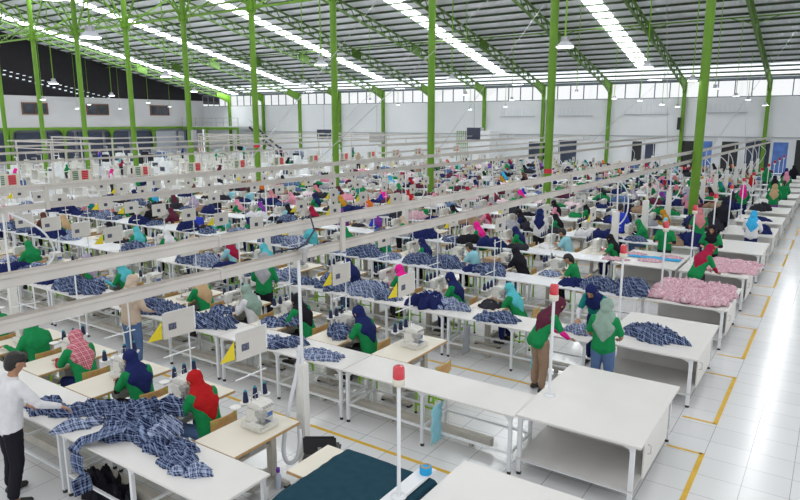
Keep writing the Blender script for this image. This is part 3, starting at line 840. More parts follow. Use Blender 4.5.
# lower band along the far wall
struct(MB().box(((-63 + XR) / 2, YF - .06, 3.05), (XR + 63, .12, .10)).build('trim_1', mat('ledge_grey', (0, 0, 0))))
for k, (x0, x1, z0, z1, m) in enumerate(((-15.0, -14.2, .2, 2.6, BLACK), (-13.9, -13.1, .2, 2.4, DARKNAVY), (-11.0, -9.9, .2, 2.7, BLACK), (-9.7, -8.7, .2, 2.7, BLUEP),
        (-21.6, -19.9, .4, 2.6, DARKNAVY), (-8.0, -6.8, .2, 2.7, BLACK), (-6.3, -4.6, .2, 2.8, DARKNAVY), (-4.4, -3.4, .2, 2.7, BLUEP), (-2.9, -1.9, .2, 2.9, BLACK), (-1.6, -.4, .2, 2.9, BLUEP), (.4, 1.6, .2, 2.7, DARKNAVY), (-24.5, -22.6, .8, 2.4, DARKNAVY))):
    b = MB().box(((x0 + x1) / 2, YF - .05, (z0 + z1) / 2), (x1 - x0, .1, z1 - z0)).build('door_%d' % (k + 1), m); struct(b)
    MB().box((x0 - .04, YF - .06, (z0 + z1) / 2), (.07, .13, z1 - z0)).box((x1 + .04, YF - .06, (z0 + z1) / 2), (.07, .13, z1 - z0)).box(((x0 + x1) / 2, YF - .06, z1 + .035), (x1 - x0 + .15, .13, .07)).build('door_frame', WPAINT, b)
# side office block on the left
OX = XL + .2
struct(MB().box((XL + .1, 44, 5.25), (.2, 28, 3.3)).build('wall_left', OFFICEW))
struct(MB().box((XL - .1, 44, 10.6), (.2, 34, 8.2)).build('wall_left_upper', UNLIT_DARK))  # dark panel, shade of the unlit roof zone put into its colour
struct(MB().box((XL - .35, 42, 1.7), (.2, 32, 3.4)).build('wall_left_lower', mat('office_lower', (.30, .31, .36), .7)))
struct(MB().box((XL + .26, 42, 3.5), (.22, 32, .26)).build('trim_left', GREEN))
for k, (y0, y1) in enumerate(((34.7, 37.3), (41.7, 44.3), (49.9, 52.5), (27.4, 30.0))):
    w = struct(MB().box((XL + .21, (y0 + y1) / 2, 5.6), (.04, y1 - y0, 1.05)).build('window_%d' % (13 + k), GLASSD))
    b = MB()
    for y in (y0, y1): b.box((XL + .25, y, 5.6), (.12, .10, 1.2))
    for z in (5.03, 6.17): b.box((XL + .25, (y0 + y1) / 2, z), (.12, y1 - y0 + .1, .10))
    b.box((XL + .25, (y0 + y1) / 2, 5.6), (.08, .05, 1.1))
    b.build('window_frame', BROWNFR, w)
for k in range(8):
    y = 30.3 + 3.35 * k
    m = DARKNAVY if k < 6 else mat('grey_shutter', (.40, .42, .48), .6)
    struct(MB().box((XL + .02, y + 1.6, 1.55), (.12, 2.9, 3.1)).build('door_%d' % (13 + k), m))
for k in range(5):
    y = 33.2 + 5.6 * k
    b = MB().box((XL + .34, y, 1.7), (.22, .22, 3.4))
    for s in (-1, 1): b.prism([(y, 3.38), (y + s * .8, 3.38), (y + s * .35, 3.22), (y + s * .14, 2.8), (y, 2.6)], 0, XL + .28, XL + .40)
    tag(b.build('steel_post', GREEN), 'green post with flared head under the office block, %s from the far wall' % ORD[4 - k], 'post', 'green posts under the office block')
# mezzanine in the far left corner
b = struct(MB().box((-65.5, 56.2, 3.55), (10.6, 3.5, .22)).build('trim_2', mat('slab_pale', (.62, .63, .64), .7)))
struct(MB().box((-65.5, 54.35, 3.42), (10.6, .16, .28)).build('trim_3', GREEN))
rl = empty('balcony_railing', (-65.5, 54.4, 3.66)); tag(rl, 'thin pale railing along the edge of the far corner mezzanine', 'railing')
b = MB()
for i in range(9): b.box((-5.2 + 1.3 * i, 0, .5), (.05, .05, 1.0))
b.build('baluster_post', GREY_METAL, rl); MB().box((0, 0, 1.0), (10.5, .05, .05)).box((0, 0, .5), (10.5, .03, .03)).build('handrail', GREY_METAL, rl)
for x in (-66.0, -60.4): tag(MB().box((x, 54.4, 1.65), (.22, .22, 3.3)).build('steel_post', GREEN), 'green post under the mezzanine edge, %s' % ('nearer the office' if x < -62 else 'beside the stair'), 'post', 'green posts under the mezzanine')
st = empty('staircase', (-59.5, 56, 0)); tag(st, 'steel stair with dark stringer going down from the mezzanine along the far wall', 'staircase')
b = MB().bar((0, -.6, 3.6), (5.2, -.6, .3), .06, .28).bar((0, .5, 3.6), (5.2, .5, .3), .06, .28); b.build('stringer', mat('stringer_dark', (.05, .05, .06), .6), st)
b = MB()
for i in range(14): b.box((.2 + i * .36, -.05, 3.45 - i * .236), (.28, 1.1, .03))
b.build('step', GREY_METAL, st)
b = MB().bar((0, -.6, 4.5), (5.2, -.6, 1.2), .04, .04)
for i in range(5): b.box((.4 + i * 1.1, -.6, 3.85 - i * .70), (.03, .03, 1.0))
b.build('handrail', GREY_METAL, st)
MB().box((-.05, 0, 1.8), (.12, .12, 3.4)).box((5.1, 0, .15), (.2, 1.0, .3)).build('support_post', GREY_METAL, st)

# roof: sheeting between skylight strips
sky_x = [-2.0, -13.6, -26.0, -39.4, -52.1, -64.8]
RM = roof_material()
SKYL = mat('skylight_sheet', (.9, .93, 1), .5, emit=((.95, .975, 1.0), 14.0))
edges = [XR + .2]
for x in sky_x: edges += [x + (.55 if x < -5 else .22), x - (.55 if x < -5 else .22)]
edges.append(XL - .2)
def slope_box(x0, x1, y0, y1, dz, th):
    b = MB(); P = []
    for z in (dz, dz + th):
        P += [(x0, y0, zr(y0) + z), (x1, y0, zr(y0) + z), (x1, y1, zr(y1) + z), (x0, y1, zr(y1) + z)]
    b.add(P, [(3,2,1,0),(4,5,6,7),(0,1,5,4),(1,2,6,5),(2,3,7,6),(3,0,4,7)]); return b
bb = MB()
for i in range(0, len(edges), 2):
    s = slope_box(edges[i + 1], edges[i], Y0R, YF + .3, .1, .06); bb.add(s.v, s.f)
struct(bb.build('ceiling', RM))
for k, x in enumerate(sky_x):
    hw = .55 if x < -5 else .22
    tag(slope_box(x - hw, x + hw, Y0R, YF + .2, .085, .02).build('skylight_strip', SKYL), 'bright translucent skylight strip running down the roof, %s from the aisle side' % ORD[k], 'skylight', 'skylight strips', 'structure')
EAVE_GLOW = mat('added_eave_glow', (.8, .84, .9), .6, emit=((.92, .96, 1.0), 1.1))  # added glow, imitates window light reflected on the last roof sheets
tag(slope_box(XL + 8, XR, YF - 3.1, YF + .1, .078, .004).build('eave_glow_sheet', EAVE_GLOW), 'added glowing sheet along the eave, standing in for bright window light', 'glow sheet', None, 'structure')
b = MB()
for i in range(22):
    yy = 33.4 + .62 * i; zz = 9.0 - .215 * (yy - 33)
    b.box((XL + .03, yy, zz), (.03, .26, .12)).box((XL + .03, yy + .1, zz + .42), (.03, .30, .07))
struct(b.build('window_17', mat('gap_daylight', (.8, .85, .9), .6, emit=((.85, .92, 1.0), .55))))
y = YF - .5; k = 0
while y > Y0R + .5:
    b = MB(); z = zr(y)
    b.box(((XR + XL) / 2, y, z - .02), (XR - XL, .02, .11)).box(((XR + XL) / 2, y + .03, z + .055), (XR - XL, .07, .015)).box(((XR + XL) / 2, y + .035, z - .07), (XR - XL, .04, .012))
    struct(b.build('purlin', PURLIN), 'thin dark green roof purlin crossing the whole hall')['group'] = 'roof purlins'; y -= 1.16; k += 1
# rafters: lattice girders from the far columns up the slope
def mk_rafter():
    root = empty('roof_truss'); y0, y1 = Y0R, YF - .1
    d = .62
    def zt(y): return zr(y) - .16
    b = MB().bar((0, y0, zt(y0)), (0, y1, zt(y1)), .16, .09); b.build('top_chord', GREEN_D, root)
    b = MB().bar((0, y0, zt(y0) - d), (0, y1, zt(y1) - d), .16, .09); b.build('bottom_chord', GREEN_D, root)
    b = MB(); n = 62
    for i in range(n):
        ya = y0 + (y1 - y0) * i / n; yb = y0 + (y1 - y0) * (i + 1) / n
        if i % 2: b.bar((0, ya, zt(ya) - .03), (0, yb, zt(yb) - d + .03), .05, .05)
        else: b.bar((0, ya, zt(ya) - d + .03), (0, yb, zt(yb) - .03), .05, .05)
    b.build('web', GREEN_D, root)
    for yy, w in ((YF - 1.1, 2.0), (YF - 12.5, 1.2)):
        a, c = yy - w / 2, yy + w / 2
        dd = d + (.35 if yy > YF - 2 else .04)
        MB().prism([(a, zt(a)), (c, zt(c)), (c, zt(c) - dd), (a, zt(a) - d - .03)], 0, -.05, .05).build('gusset_plate', GREEN if yy > YF - 2 else GREEN_D, root)
    return root
PR = Proto(mk_rafter)
for k, x in enumerate(colx):
    PR.put((x, 0, 0), 0, 'green lattice rafter under the roof sheets, %s from the aisle side' % ORD[k], 'roof truss', 'green roof rafters')['kind'] = 'structure'
# lattice tie under the purlins at mid slope and tie beam on the interior column heads
yb = 44.6; zb = zr(yb) - .25
b = MB().box(((XR + XL) / 2, yb, zb), (XR - XL, .08, .08)); 
for k in range(60):
    x = XR - .6 - k * 1.21; up = (k % 5 in (0, 4))
for k, x in enumerate([XR + 1] + colx):
    for s in (-1, 1):
        b.bar((x, yb, zb - .42), (x + s * 1.3, yb, zb - .02), .05, .05)
b.box(((XR + XL) / 2, yb, zb - .0), (XR - XL, .05, .05))
struct(b.build('tie_truss', GREEN), 'light green lattice tie running across the roof between rafters')
# far wall columns and interior columns
def mk_wallcol():
    b = MB().box((0, 0, 3.4), (.26, .30, 6.8)).box((0, .0, 7.0), (.30, .30, .9)); return b.build('wall_column', GREEN)
PW = Proto(mk_wallcol)
for k, x in enumerate(colx): PW.put((x, YF - .18, 0), 0, 'slim green steel column against the far wall, %s from the aisle side' % ORD[k], 'column', 'columns on the far wall')['kind'] = 'structure'
Y1 = 27.5; ZJ = 10.67
def mk_col():
    root = empty('steel_column')
    b = MB().tube((0, 0, 0), (0, 0, zr(Y1) - .7), .175, n=20).tube((0, 0, 0), (0, 0, .04), .34, n=16); b.build('shaft', GREEN, root)
    b = MB().tube((0, 0, ZJ - .12), (0, 0, ZJ + .12), .27, n=16).box((0, 0, ZJ), (.7, .05, .5)).box((0, 0, ZJ), (.05, .7, .5)); b.build('joint_plate', GREEN, root)
    for dx, dy in ((0, 3.4), (0, -3.4), (2.0, 0), (-2.0, 0)):
        e = (dx, dy, (zr(Y1 + dy) - .85 - 0) if dy else zr(Y1) - 1.0)
        MB().bar((dx * .05, dy * .05, ZJ), e, .09, .09).build('brace', GREEN, root)
    return root
PC = Proto(mk_col)
icx = [-4.62 - 6.08 * k for k in range(11)]
for k, x in enumerate(icx): PC.put((x, Y1, 0), 0, 'tall round green column, %s from the aisle side' % ORD[k], 'column', 'tall green columns')['kind'] = 'structure'
for k, z in ((1, 2.13), (4, 2.85)): MB().tube((0, 0, z - .10), (0, 0, z + .10), .182, n=20).build('red_band', RED_TAPE, [o for o in D.objects if o.name.startswith('steel_column') and o.parent is None and abs(o.location.x - icx[k]) < .01][0])
tb = empty('tie_beam', (0, Y1, ZJ)); tag(tb, 'green lattice beam joining the heads of the tall columns', 'beam', None, 'structure')
MB().box((-33, 0, 0), (XR + 66, .10, .12)).build('lower_chord', GREEN, tb); MB().box((-33, 0, .5), (XR + 66, .08, .08)).build('upper_chord', GREEN, tb)
b = MB()
for k in range(56): b.bar((-.5 - 1.2 * k, 0, 0 if k % 2 else .5), (-1.7 - 1.2 * k, 0, .5 if k % 2 else 0), .04, .04)
b.build('web', GREEN, tb)
# gadgets on columns
def cab(name, c, d, m, label, cat): tag(MB().box(c, d).build(name, m, bevel=.01), label, cat)
cab('electrical_box', (icx[4] + .0, Y1 - .30, 0), (.1, .1, .1), GREY_METAL, '', '') if False else None
for (px, nm, lab, x, yy, z, d, m) in (
   (0, 'wall_speaker', 'dark grey speaker box strapped to the tall green column nearest the middle', icx[5] - .34, Y1, 3.35, (.22, .3, .75), DARKNAVY),
   (0, 'switch_box', 'pale grey switch box strapped to the tall green column nearest the middle', icx[5] + .36, Y1, 3.35, (.22, .3, .75), GREY_METAL),
   (0, 'wall_speaker', 'black speaker on the slim far wall column nearest the aisle but one', colx[1] - .2, YF - .5, 4.1, (.2, .3, 1.0), BLACK)):
    cab(nm, (x, yy, z), d, m, lab, 'speaker' if 'speaker' in nm else 'box')
# green cage and white cabin before the far wall
cb = empty('storage_cabin', (-27.9, 55.3, 0)); tag(cb, 'white cabin standing before the far wall with green mesh gate', 'cabin')
MB().box((0, 0, 1.7), (2.2, 2.0, 3.4)).build('cabin_body', WPAINT, cb, bevel=.05)
b = MB()
for i in range(6): b.box((-2.4 + .22 * i, -.9, 1.7), (.05, .05, 3.4))
for z in (.3, 1.2, 2.2, 3.3): b.box((-1.85, -.9, z), (1.2, .05, .06))
b.build('mesh_gate', GREEN, cb)
b = MB().lathe([(.18, 0), (.22, .2), (.12, .35), (.05, .38)], (-.3, 0, 3.4), 12); b.build('roof_vent', GREY_METAL, cb)
# hanging monitors
for (x, yy, z, rz, k) in ((-43.0, 50, 3.0, .4, 'first'), (-36.5, 50, 2.8, .3, 'second'), (-25.2, 48, 3.3, -.3, 'third')):
    mo = empty('hanging_monitor', (x, yy, z), rz); tag(mo, '%s monitor hung on a rod above the far machines, %s from the office side' % ('dark' if k != 'second' else 'grey', k), 'monitor', 'monitors above the far machines')
    MB().box((0, 0, 0), (1.5, .1, .95)).build('screen_case', DARKNAVY if k != 'second' else GREY_METAL, mo, bevel=.02)
    MB().tube((0, .05, .4), (0, .05, zr(yy) - z - .1), .02, n=6).build('hanging_rod', GREY_METAL, mo)

# highbay lamps
def mk_lamp():
    root = empty('highbay_lamp')
    MB().lathe([(.04, .22), (.065, .21), (.07, .13), (.10, .11), (.185, .03), (.19, .015), (.18, .015)], n=22).build('shade', LAMP_SH, root)
    MB().lathe([(.175, .004), (.178, .016), (.05, .02)], n=22).build('diffuser', LAMP_ON, root)
    b = MB()
    for i in range(10):
        a = 2 * PI * i / 10; b.box((.055 * math.cos(a), .055 * math.sin(a), .17), (.07, .008, .09), rot=Matrix.Rotation(a, 3, 'Z'))
    b.build('heat_sink', GREY_METAL, root)
    return root
PL = Proto(mk_lamp)
LP = [(-8.4, 4.6, 5.8), (-4.8, 7.0, 5.8), (-11.7, 7.1, 5.8), (-5.0, 13.5, 5.8), (-12.1, 14.0, 5.8), (-19.7, 14.6, 5.8), (-27.2, 14.7, 5.8), (-4.9, 19.9, 5.8), (-19.7, 21.6, 5.8), (-12.3, 21.6, 5.8), (-28.5, 22.8, 5.8), (-37.2, 23.6, 5.8), (-48.3, 25.2, 5.8), (-5.0, 27.3, 5.8), (-48.9, 34.3, 5.8), (-18.6, 34.3, 5.8), (-5.3, 34.6, 5.8), (-59.6, 35.4, 5.8), (-12.5, 35.9, 5.8), (-64.0, 36.7, 5.49), (-30.1, 40.4, 5.8), (-64.0, 41.4, 5.56), (-20.2, 44.3, 5.8), (-60.8, 45.3, 5.8), (-5.8, 45.8, 5.8), (-13.4, 46.2, 5.8), (-35.3, 51.8, 5.8), (-13.1, 51.9, 5.8), (-27.7, 52.0, 5.27), (-24.3, 52.0, 5.49), (-11.5, 52.0, 5.48), (-5.8, 52.0, 5.75), (-4.7, 52.0, 5.36), (-10.4, 52.0, 5.32)]
for k, (x, y, z) in enumerate(LP):
    o = PL.put((x, y, z), 0, 'round white highbay lamp on a green rod, %s %s hanging beneath the roof' % (('number %d' % (k + 1)), 'by distance'), 'lamp', 'highbay lamps')
    o['label'] = 'round highbay lamp hung over the %s sewing row, about %d metres off the aisle' % (ORD[max(0, min(20, int((y - 3.4) / 3.13)))], max(0, round(-x)))
    top = zr(max(y, Y0R)) - (.12 if y > Y0R else -1.0)
    MB().tube((0, 0, .21), (0, 0, top - z), .018, n=6).build('hanging_rod', LIME, o)

# ------------------------------------------------------------------ production rows
FR = [3.46, 6.77] + [9.9 + 3.13 * k for k in range(14)]
NROW = len(FR)
P_LT = {0: Proto(mk_long_table), 1: Proto(mk_long_table_far)}
P_MT = {0: Proto(mk_machine_table), 1: Proto(lambda: mk_machine_table(1))}
P_OV = Proto(mk_overlock); P_LS = {0: Proto(mk_lockstitch), 1: Proto(lambda: mk_lockstitch(1))}
P_TS = {0: Proto(mk_stand), 1: Proto(lambda: mk_stand(1))}
P_CN = Proto(mk_cone); P_BD = {0: Proto(mk_board), 1: Proto(lambda: mk_board(1))}; P_FL = Proto(mk_flag)
P_CH = {0: Proto(mk_chair), 1: Proto(lambda: mk_chair(1))}
P_BT = {0: Proto(mk_big_table), 1: Proto(mk_big_table_far)}
P_BC = {0: Proto(mk_beacon), 1: Proto(mk_beacon_far)}
def inview(x, y, z=1.1, mx=15):
    """is the spot inside the photograph's field, with a small margin (skips what the photo shows nothing of)"""
    f0 = Vector((-math.sin(R(34.1)), math.cos(R(34.1)), 0)); rt = Vector((math.cos(R(34.1)), math.sin(R(34.1)), 0))
    p = Vector((x, y, z - 4.3)); fw = f0 * math.cos(R(11.3)) - Vector((0, 0, 1)) * math.sin(R(11.3)); up = f0 * math.sin(R(11.3)) + Vector((0, 0, 1)) * math.cos(R(11.3))
    d = p.dot(fw)
    if d < .5: return False
    u = 400 + 645 * p.dot(rt) / d; v = 250 - 645 * p.dot(up) / d
    return -mx < u < 800 + mx and v < 500 + mx
NJ = 17
def seatx(j): return -4.75 - 1.335 * j
# people of the nearer rows as the photo shows them: (row, seat) -> pose, head, shirt, sleeve, covering
CAST = {
 (0, 1): ('sit_a', 'red', 'green', 'white', 'scarf'), (0, 2): ('sit_a', 'navy', 'green', 'black', 'scarf'), (0, 3): ('sit_b', 'P', 'green', 'crimson', 'scarf'), (0, 4): ('sit_c', 'green', 'green', 'green', 'scarf'),
 (1, 1): ('sit_a', 'navy', 'green', 'beige', 'scarf'), (1, 2): ('sit_b', 'black', 'green', 'grey', 'scarf'), (1, 3): ('sit_a', 'sage', 'white', 'white', 'scarf'), (1, 4): ('sit_b', 'tan', 'green', 'tan', 'scarf'),
 (1, 6): ('sit_c', 'turquoise', 'green', 'turquoise', 'scarf'), (1, 7): ('sit_b', 'lilac', 'green', 'lilac', 'scarf'), (1, 9): ('sit_a', 'green', 'green', 'green', 'scarf'),
 (2, 0): ('sit_b', 'turquoise', 'green', 'turquoise', 'scarf'), (2, 1): ('sit_a', 'navy', 'green', 'grey', 'scarf'), (2, 2): ('sit_b', 'magenta', 'green', 'pink', 'scarf'), (2, 3): ('sit_b', 'navy', 'navy', 'navy', 'scarf'),
 (2, 5): ('sit_b', 'turquoise', 'sage', 'turquoise', 'scarf'), (2, 10): ('sit_a', 'black', 'green', 'green', 'scarf'), (2, 12): ('sit_b', 'tan', 'green', 'tan', 'scarf'), (2, 13): ('sit_a', 'brown', 'brown', 'brown', 'scarf'),
 (3, 0): ('sit_a', 'x', 'green', 'beige', 'ponytail'), (3, 1): ('sit_b', 'black', 'black', 'white', 'scarf'), (3, 2): ('sit_a', 'x', 'light blue', None, 'hair'), (3, 3): ('sit_a', 'navy', 'green', 'lilac', 'scarf'),
 (3, 6): ('sit_b', 'turquoise', 'turquoise', 'turquoise', 'scarf'), (3, 9): ('sit_c', 'turquoise', 'green', 'turquoise', 'scarf'), (3, 10): ('sit_a', 'x', 'royal blue', None, 'hair'), (3, 11): ('sit_a', 'maroon', 'maroon', 'maroon', 'scarf'),
 (3, 13): ('sit_a', 'black', 'green', 'green', 'scarf'), (3, 14): ('sit_b', 'rose', 'rose', 'rose', 'scarf'),
 (4, 0): ('sit_a', 'black', 'green', 'pink', 'scarf'), (4, 1): ('sit_a', 'x', 'light blue', None, 'hair'), (4, 2): ('sit_b', 'navy', 'green', 'crimson', 'scarf'), (4, 3): ('sit_a', 'magenta', 'green', 'magenta', 'scarf'),
 (4, 7): ('sit_c', 'purple', 'purple', 'purple', 'scarf'), (4, 8): ('sit_b', 'crimson', 'crimson', 'crimson', 'scarf'), (4, 10): ('sit_b', 'purple', 'green', 'lilac', 'scarf'), (4, 11): ('sit_b', 'pink', 'green', 'pink', 'scarf'),
 (4, 12): ('sit_a', 'black', 'black', 'black', 'scarf'), (4, 13): ('sit_b', 'lilac', 'lilac', 'lilac', 'scarf'), (4, 14): ('sit_b', 'maroon', 'green', 'crimson', 'scarf'), (4, 15): ('sit_b', 'sky blue', 'green', 'purple', 'scarf'),
 (5, 4): ('sit_a', 'crimson', 'pink', 'pink', 'scarf'), (5, 7): ('sit_b', 'crimson', 'crimson', 'crimson', 'scarf'), (5, 9): ('sit_a', 'mustard', 'green', 'green', 'scarf'), (5, 10): ('sit_a', 'navy', 'green', 'pink', 'scarf'),
 (5, 11): ('sit_b', 'pink', 'pink', 'pink', 'scarf'), (5, 12): ('sit_a', 'rose', 'pink', 'pink', 'scarf'), (5, 13): ('sit_a', 'x', 'light blue', None, 'hair'), (5, 14): ('sit_a', 'x', 'light blue', None, 'hair'), (5, 16): ('sit_a', 'brown', 'green', 'rose', 'scarf'),
}
EMPTY = {(0, 0), (1, 0), (1, 5), (1, 8), (1, 10), (2, 4)}
PAL = ['navy', 'navy', 'black', 'black', 'maroon', 'crimson', 'magenta', 'pink', 'rose', 'turquoise', 'sky blue', 'mustard', 'grey', 'sage', 'beige', 'tan', 'purple', 'lilac', 'brown', 'green', 'green', 'light blue', 'red', 'teal', 'white', 'orange']
SHP = ['green'] * 10 + ['navy', 'pink', 'light blue', 'grey', 'white', 'black', 'crimson', 'royal blue']
def colname(c): return 'pink checked' if c == 'P' else c
npeople = 0
FARMB = MB(); FARC = ['navy', 'dark', 'black', 'pink plaid', 'grey', 'white', 'khaki', 'denim', 'pink', 'green', 'maroon']
FARMB.uv = None
def stuff_heap(w, d, h, seed, loc, rz, c):
    if abs(loc[1] - 27.5) < .9 and any(abs(loc[0] + 4.62 + 6.08 * q) < .8 for q in range(9)): return
    key = (w, d, h, seed, 13)
    if key not in _H: _H[key] = heap_mesh(w, d, h, seed, 13)
    me = _H[key]; ca, sa = math.cos(rz), math.sin(rz)
    FARMB.add([(loc[0] + v.co.x * ca - v.co.y * sa, loc[1] + v.co.x * sa + v.co.y * ca, loc[2] + v.co.z) for v in me.vertices], [tuple(p.vertices) for p in me.polygons], FARC.index(c), True)
r2 = random.Random(11)
for r in range(NROW):
    y0 = FR[r]
    # long tables, continuous from the aisle end inward
    x = {0: -4.42, 1: -2.92, 4: -4.62}.get(r, -3.05)
    u = 0
    while x > -29:
        if inview(x - 1.3, y0 + .3, .8, 110):
            lod = 0 if (r <= 2 and x > -16) else 1
            P_LT[lod].put((x - 1.335, y0, 0), 0, 'long white work table in front of the machines, %s row, %s length from the aisle' % (rown(r), ORD[u]), 'table', 'long work tables, %s row' % rown(r))
        x -= 2.67; u += 1
    # low cable trunking under the row
    b = MB().box((-16.2, y0 + .42, .13), (25.6, .10, .12))
    for q in range(20): b.box((-3.7 - q * 1.3, y0 + .42, .035), (.05, .08, .07))
    tag(b.build('cable_trunking', BEIGE_METAL), 'beige cable trunking low on the floor under the tables, %s row' % rown(r), 'cable trunking', 'low cable trunkings')
    for j in range(NJ):
        sx = seatx(j); tx = sx - .55
        if not inview(tx, y0 + 1.2, 1.15, 30): continue
        if r == 7 and any(abs(tx + .2 - (-4.62 - 6.08 * q)) < 1.0 for q in range(9)): continue
        near = (r <= 3 and j <= 6 + 2 * (r > 0)); lod = 0 if near else 1
        W_ = where(r, j)
        mt_ = P_MT[lod].put((tx, y0 + .745, 0), 0, 'cream machine table with wooden edge, ' + W_, 'table', 'machine tables')
        if (r, j) == (0, 0): short_table = mt_
        ov = (r * 5 + j * 3) % 4 != 0 if r > 1 else True
        if (r, j) in ((1, 3), (1, 4), (2, 1)): ov = False
        jy = r2.uniform(-.03, .03)
        if ov and near: P_OV.put((tx + .02, y0 + 1.42 + jy, TH + .001), r2.uniform(-.06, .06), 'cream overlock machine with small dials, ' + W_, 'sewing machine', 'sewing machines')
        elif near: P_LS[0].put((tx + .02, y0 + 1.30 + jy, TH + .001), 0, 'cream flatbed sewing machine, ' + W_, 'sewing machine', 'sewing machines')
        else: P_LS[1].put((tx + .02, y0 + 1.30 + jy, TH + .0), 0, 'cream sewing machine, ' + W_, 'sewing machine', 'sewing machines')
        # thread stand on the left edge of the table with the board above it
        if r <= 12:
            sx_, sy_ = tx - .27, y0 + 1.74
            P_TS[lod].put((sx_, sy_, TH + (.001 if near else 0)), 0, 'white thread stand with saucers, ' + W_, 'thread stand', 'thread stands')
            if near and not (r == 0 and j > 4):
                for k in range(4):
                    if r2.random() < .92:
                        P_CN.put((sx_, sy_ - .42 + .155 * k, TH + .207), r2.uniform(0, 3), 'navy thread cone, %s of four saucers, %s' % (ORD[k], W_), 'thread cone', 'navy thread cones')
        bd = r2.random() < (.85 if r < 3 else .76)
        if (r, j) in ((0, 0), (0, 1), (1, 0), (1, 1), (1, 4)): bd = True
        if (r, j) in ((0, 2), (0, 3), (0, 4), (2, 0), (2, 1), (3, 0), (1, 2), (1, 3), (2, 3)): bd = False
        if bd and r <= 12:
            l2 = 0 if r < 2 else 1
            by = y0 + 1.50
            P_BD[l2].put((tx - .27 + .054, by + .06, 1.58 + r2.uniform(-.02, .03)), r2.uniform(-.10, .10), 'beige card board on a thread stand post, ' + W_, 'board', 'boards above the machines')
            if r2.random() < .42 or (r, j) in ((0, 1), (1, 1), (1, 0)):
                P_FL.put((tx - .22, by - .20, 1.58 + r2.uniform(0, .03)), r2.uniform(-.1, .1), 'yellow triangular flag beside a beige board, ' + W_, 'flag', 'yellow flags')
        if (y0 < 20 or j < 3) and (r, j) != (0, 0):
            P_CH[lod if r < 3 else 1].put((sx + .06, y0 + 1.34 if (r, j) != (1, 0) else y0 + 1.0, 0), PI / 2 + r2.uniform(-.1, .1), 'plywood chair on lime green frame, ' + W_, 'chair', 'work chairs')
        # people
        if (r, j) in EMPTY or (r > 1 and (r, j) not in CAST and r2.random() < .13): pass
        else:
            c = CAST.get((r, j))
            if not c:
                hd = r2.choice(PAL); sh = r2.choice(SHP)
                cov = 'scarf' if r2.random() < .88 else r2.choice(['hair', 'ponytail'])
                c = (r2.choice(['sit_a', 'sit_b', 'sit_c']), hd, sh, r2.choice([hd, 'navy', 'green', 'white', 'pink']), cov)
            pl = 0 if (r <= 1 and j <= 3) or (r == 2 and j <= 2) else (1 if r <= 6 else 2)
            hm = P_PSCARF if c[1] == 'P' else None
            hat = ('%s headscarf' % colname(c[1])) if c[4] == 'scarf' else ('black hair' if c[4] == 'hair' else 'long black hair')
            lab = 'seated worker in %s and %s shirt, %s' % (hat, c[2], W_)
            person(c[0], pl, (sx + .02, y0 + 1.34 + (r2.uniform(-.08, .08) if r > 1 else 0), 0), PI / 2 + (r2.uniform(-.2, .2) if r > 1 else 0), c[1] if c[1] not in ('P', 'x') else 'navy', c[2], c[3], r2.choice(['dark', 'navy', 'denim', 'black']), lab, 'seated sewing workers', c[4], hm, r2.uniform(.97, 1.03))
            npeople += 1
    # garments along the row's long table
    for q in range(34):
        gx = {0: -99}.get(r, -3.9) - q * .80 + r2.uniform(-.2, .2)
        if gx < -28.5 or not inview(gx, y0 + .35, .85, 10): continue
        if r2.random() < (.28 if r < 4 else .25): continue
        if r == 1 and (gx > -6.2 or -7.2 > gx > -7.9): continue
        if r in (2,) and gx > -4.4: continue
        cm = r2.choice(['navy plaid', 'pale navy plaid', 'navy plaid', 'navy']) if (r < 4) else r2.choice(['navy', 'dark', 'black', 'pink plaid', 'navy plaid', 'grey', 'white', 'khaki', 'navy', 'dark'])
        sd = r2.choice([3, 5, 8, 13]); dims = ((.80, .55, .24), (.62, .46, .15), (.95, .55, .28))[q % 3]
        if r >= 6:
            stuff_heap(*dims, sd, (gx, y0 + .37, TH + .002), r2.uniform(-.4, .4), r2.choice(FARC)); continue
        heap(*dims, sd, (gx, y0 + .37, TH), r2.uniform(-.4, .4), fabm(cm), 'crumpled %s garment on the long table, %s row, %.1f metres from aisle' % (cm, rown(r), -gx), 'garment', 'garments on the long tables, %s row' % rown(r), 'garment', 44 if r < 4 else 18)
    # garment pieces lying on machine tables or over the gap
    for j in range(NJ):
        gx = seatx(j) - .52
        if r < 1 or not inview(gx, y0 + 1, .9, 5) or r2.random() < .35 or (r, j) in ((1, 0), (1, 1)): continue
        cm = r2.choice(['navy plaid', 'pale navy plaid', 'dark']) if r < 4 else r2.choice(['navy', 'dark', 'black', 'pink plaid', 'white', 'pink'])
        if r >= 6:
            stuff_heap(.55, .5, .16, 21, (gx, y0 + 1.0, TH + .004), r2.uniform(-1, 1), r2.choice(FARC))
            if r2.random() < .5: stuff_heap(.45, .4, .22, 22, (gx, y0 + 1.75, TH + .004), r2.uniform(-1, 1), r2.choice(FARC))
            continue
        heap(.5, .42, .10, 21, (gx, y0 + 1.0, TH + .002), r2.uniform(-1, 1), fabm(cm), 'small %s garment on machine table, %s' % (cm, where(r, j)), 'garment', 'garments on machine tables', 'garment', 32 if r < 4 else 16)

short_table.scale = (1, .84, 1)
# the garments of the far rows, past counting: one mass
fmats = []
fo = FARMB.build('far_garments', [fabm(c) for c in FARC])
tag(fo, 'countless small garments strewn over the tables of the far rows', 'garments', None, 'stuff')

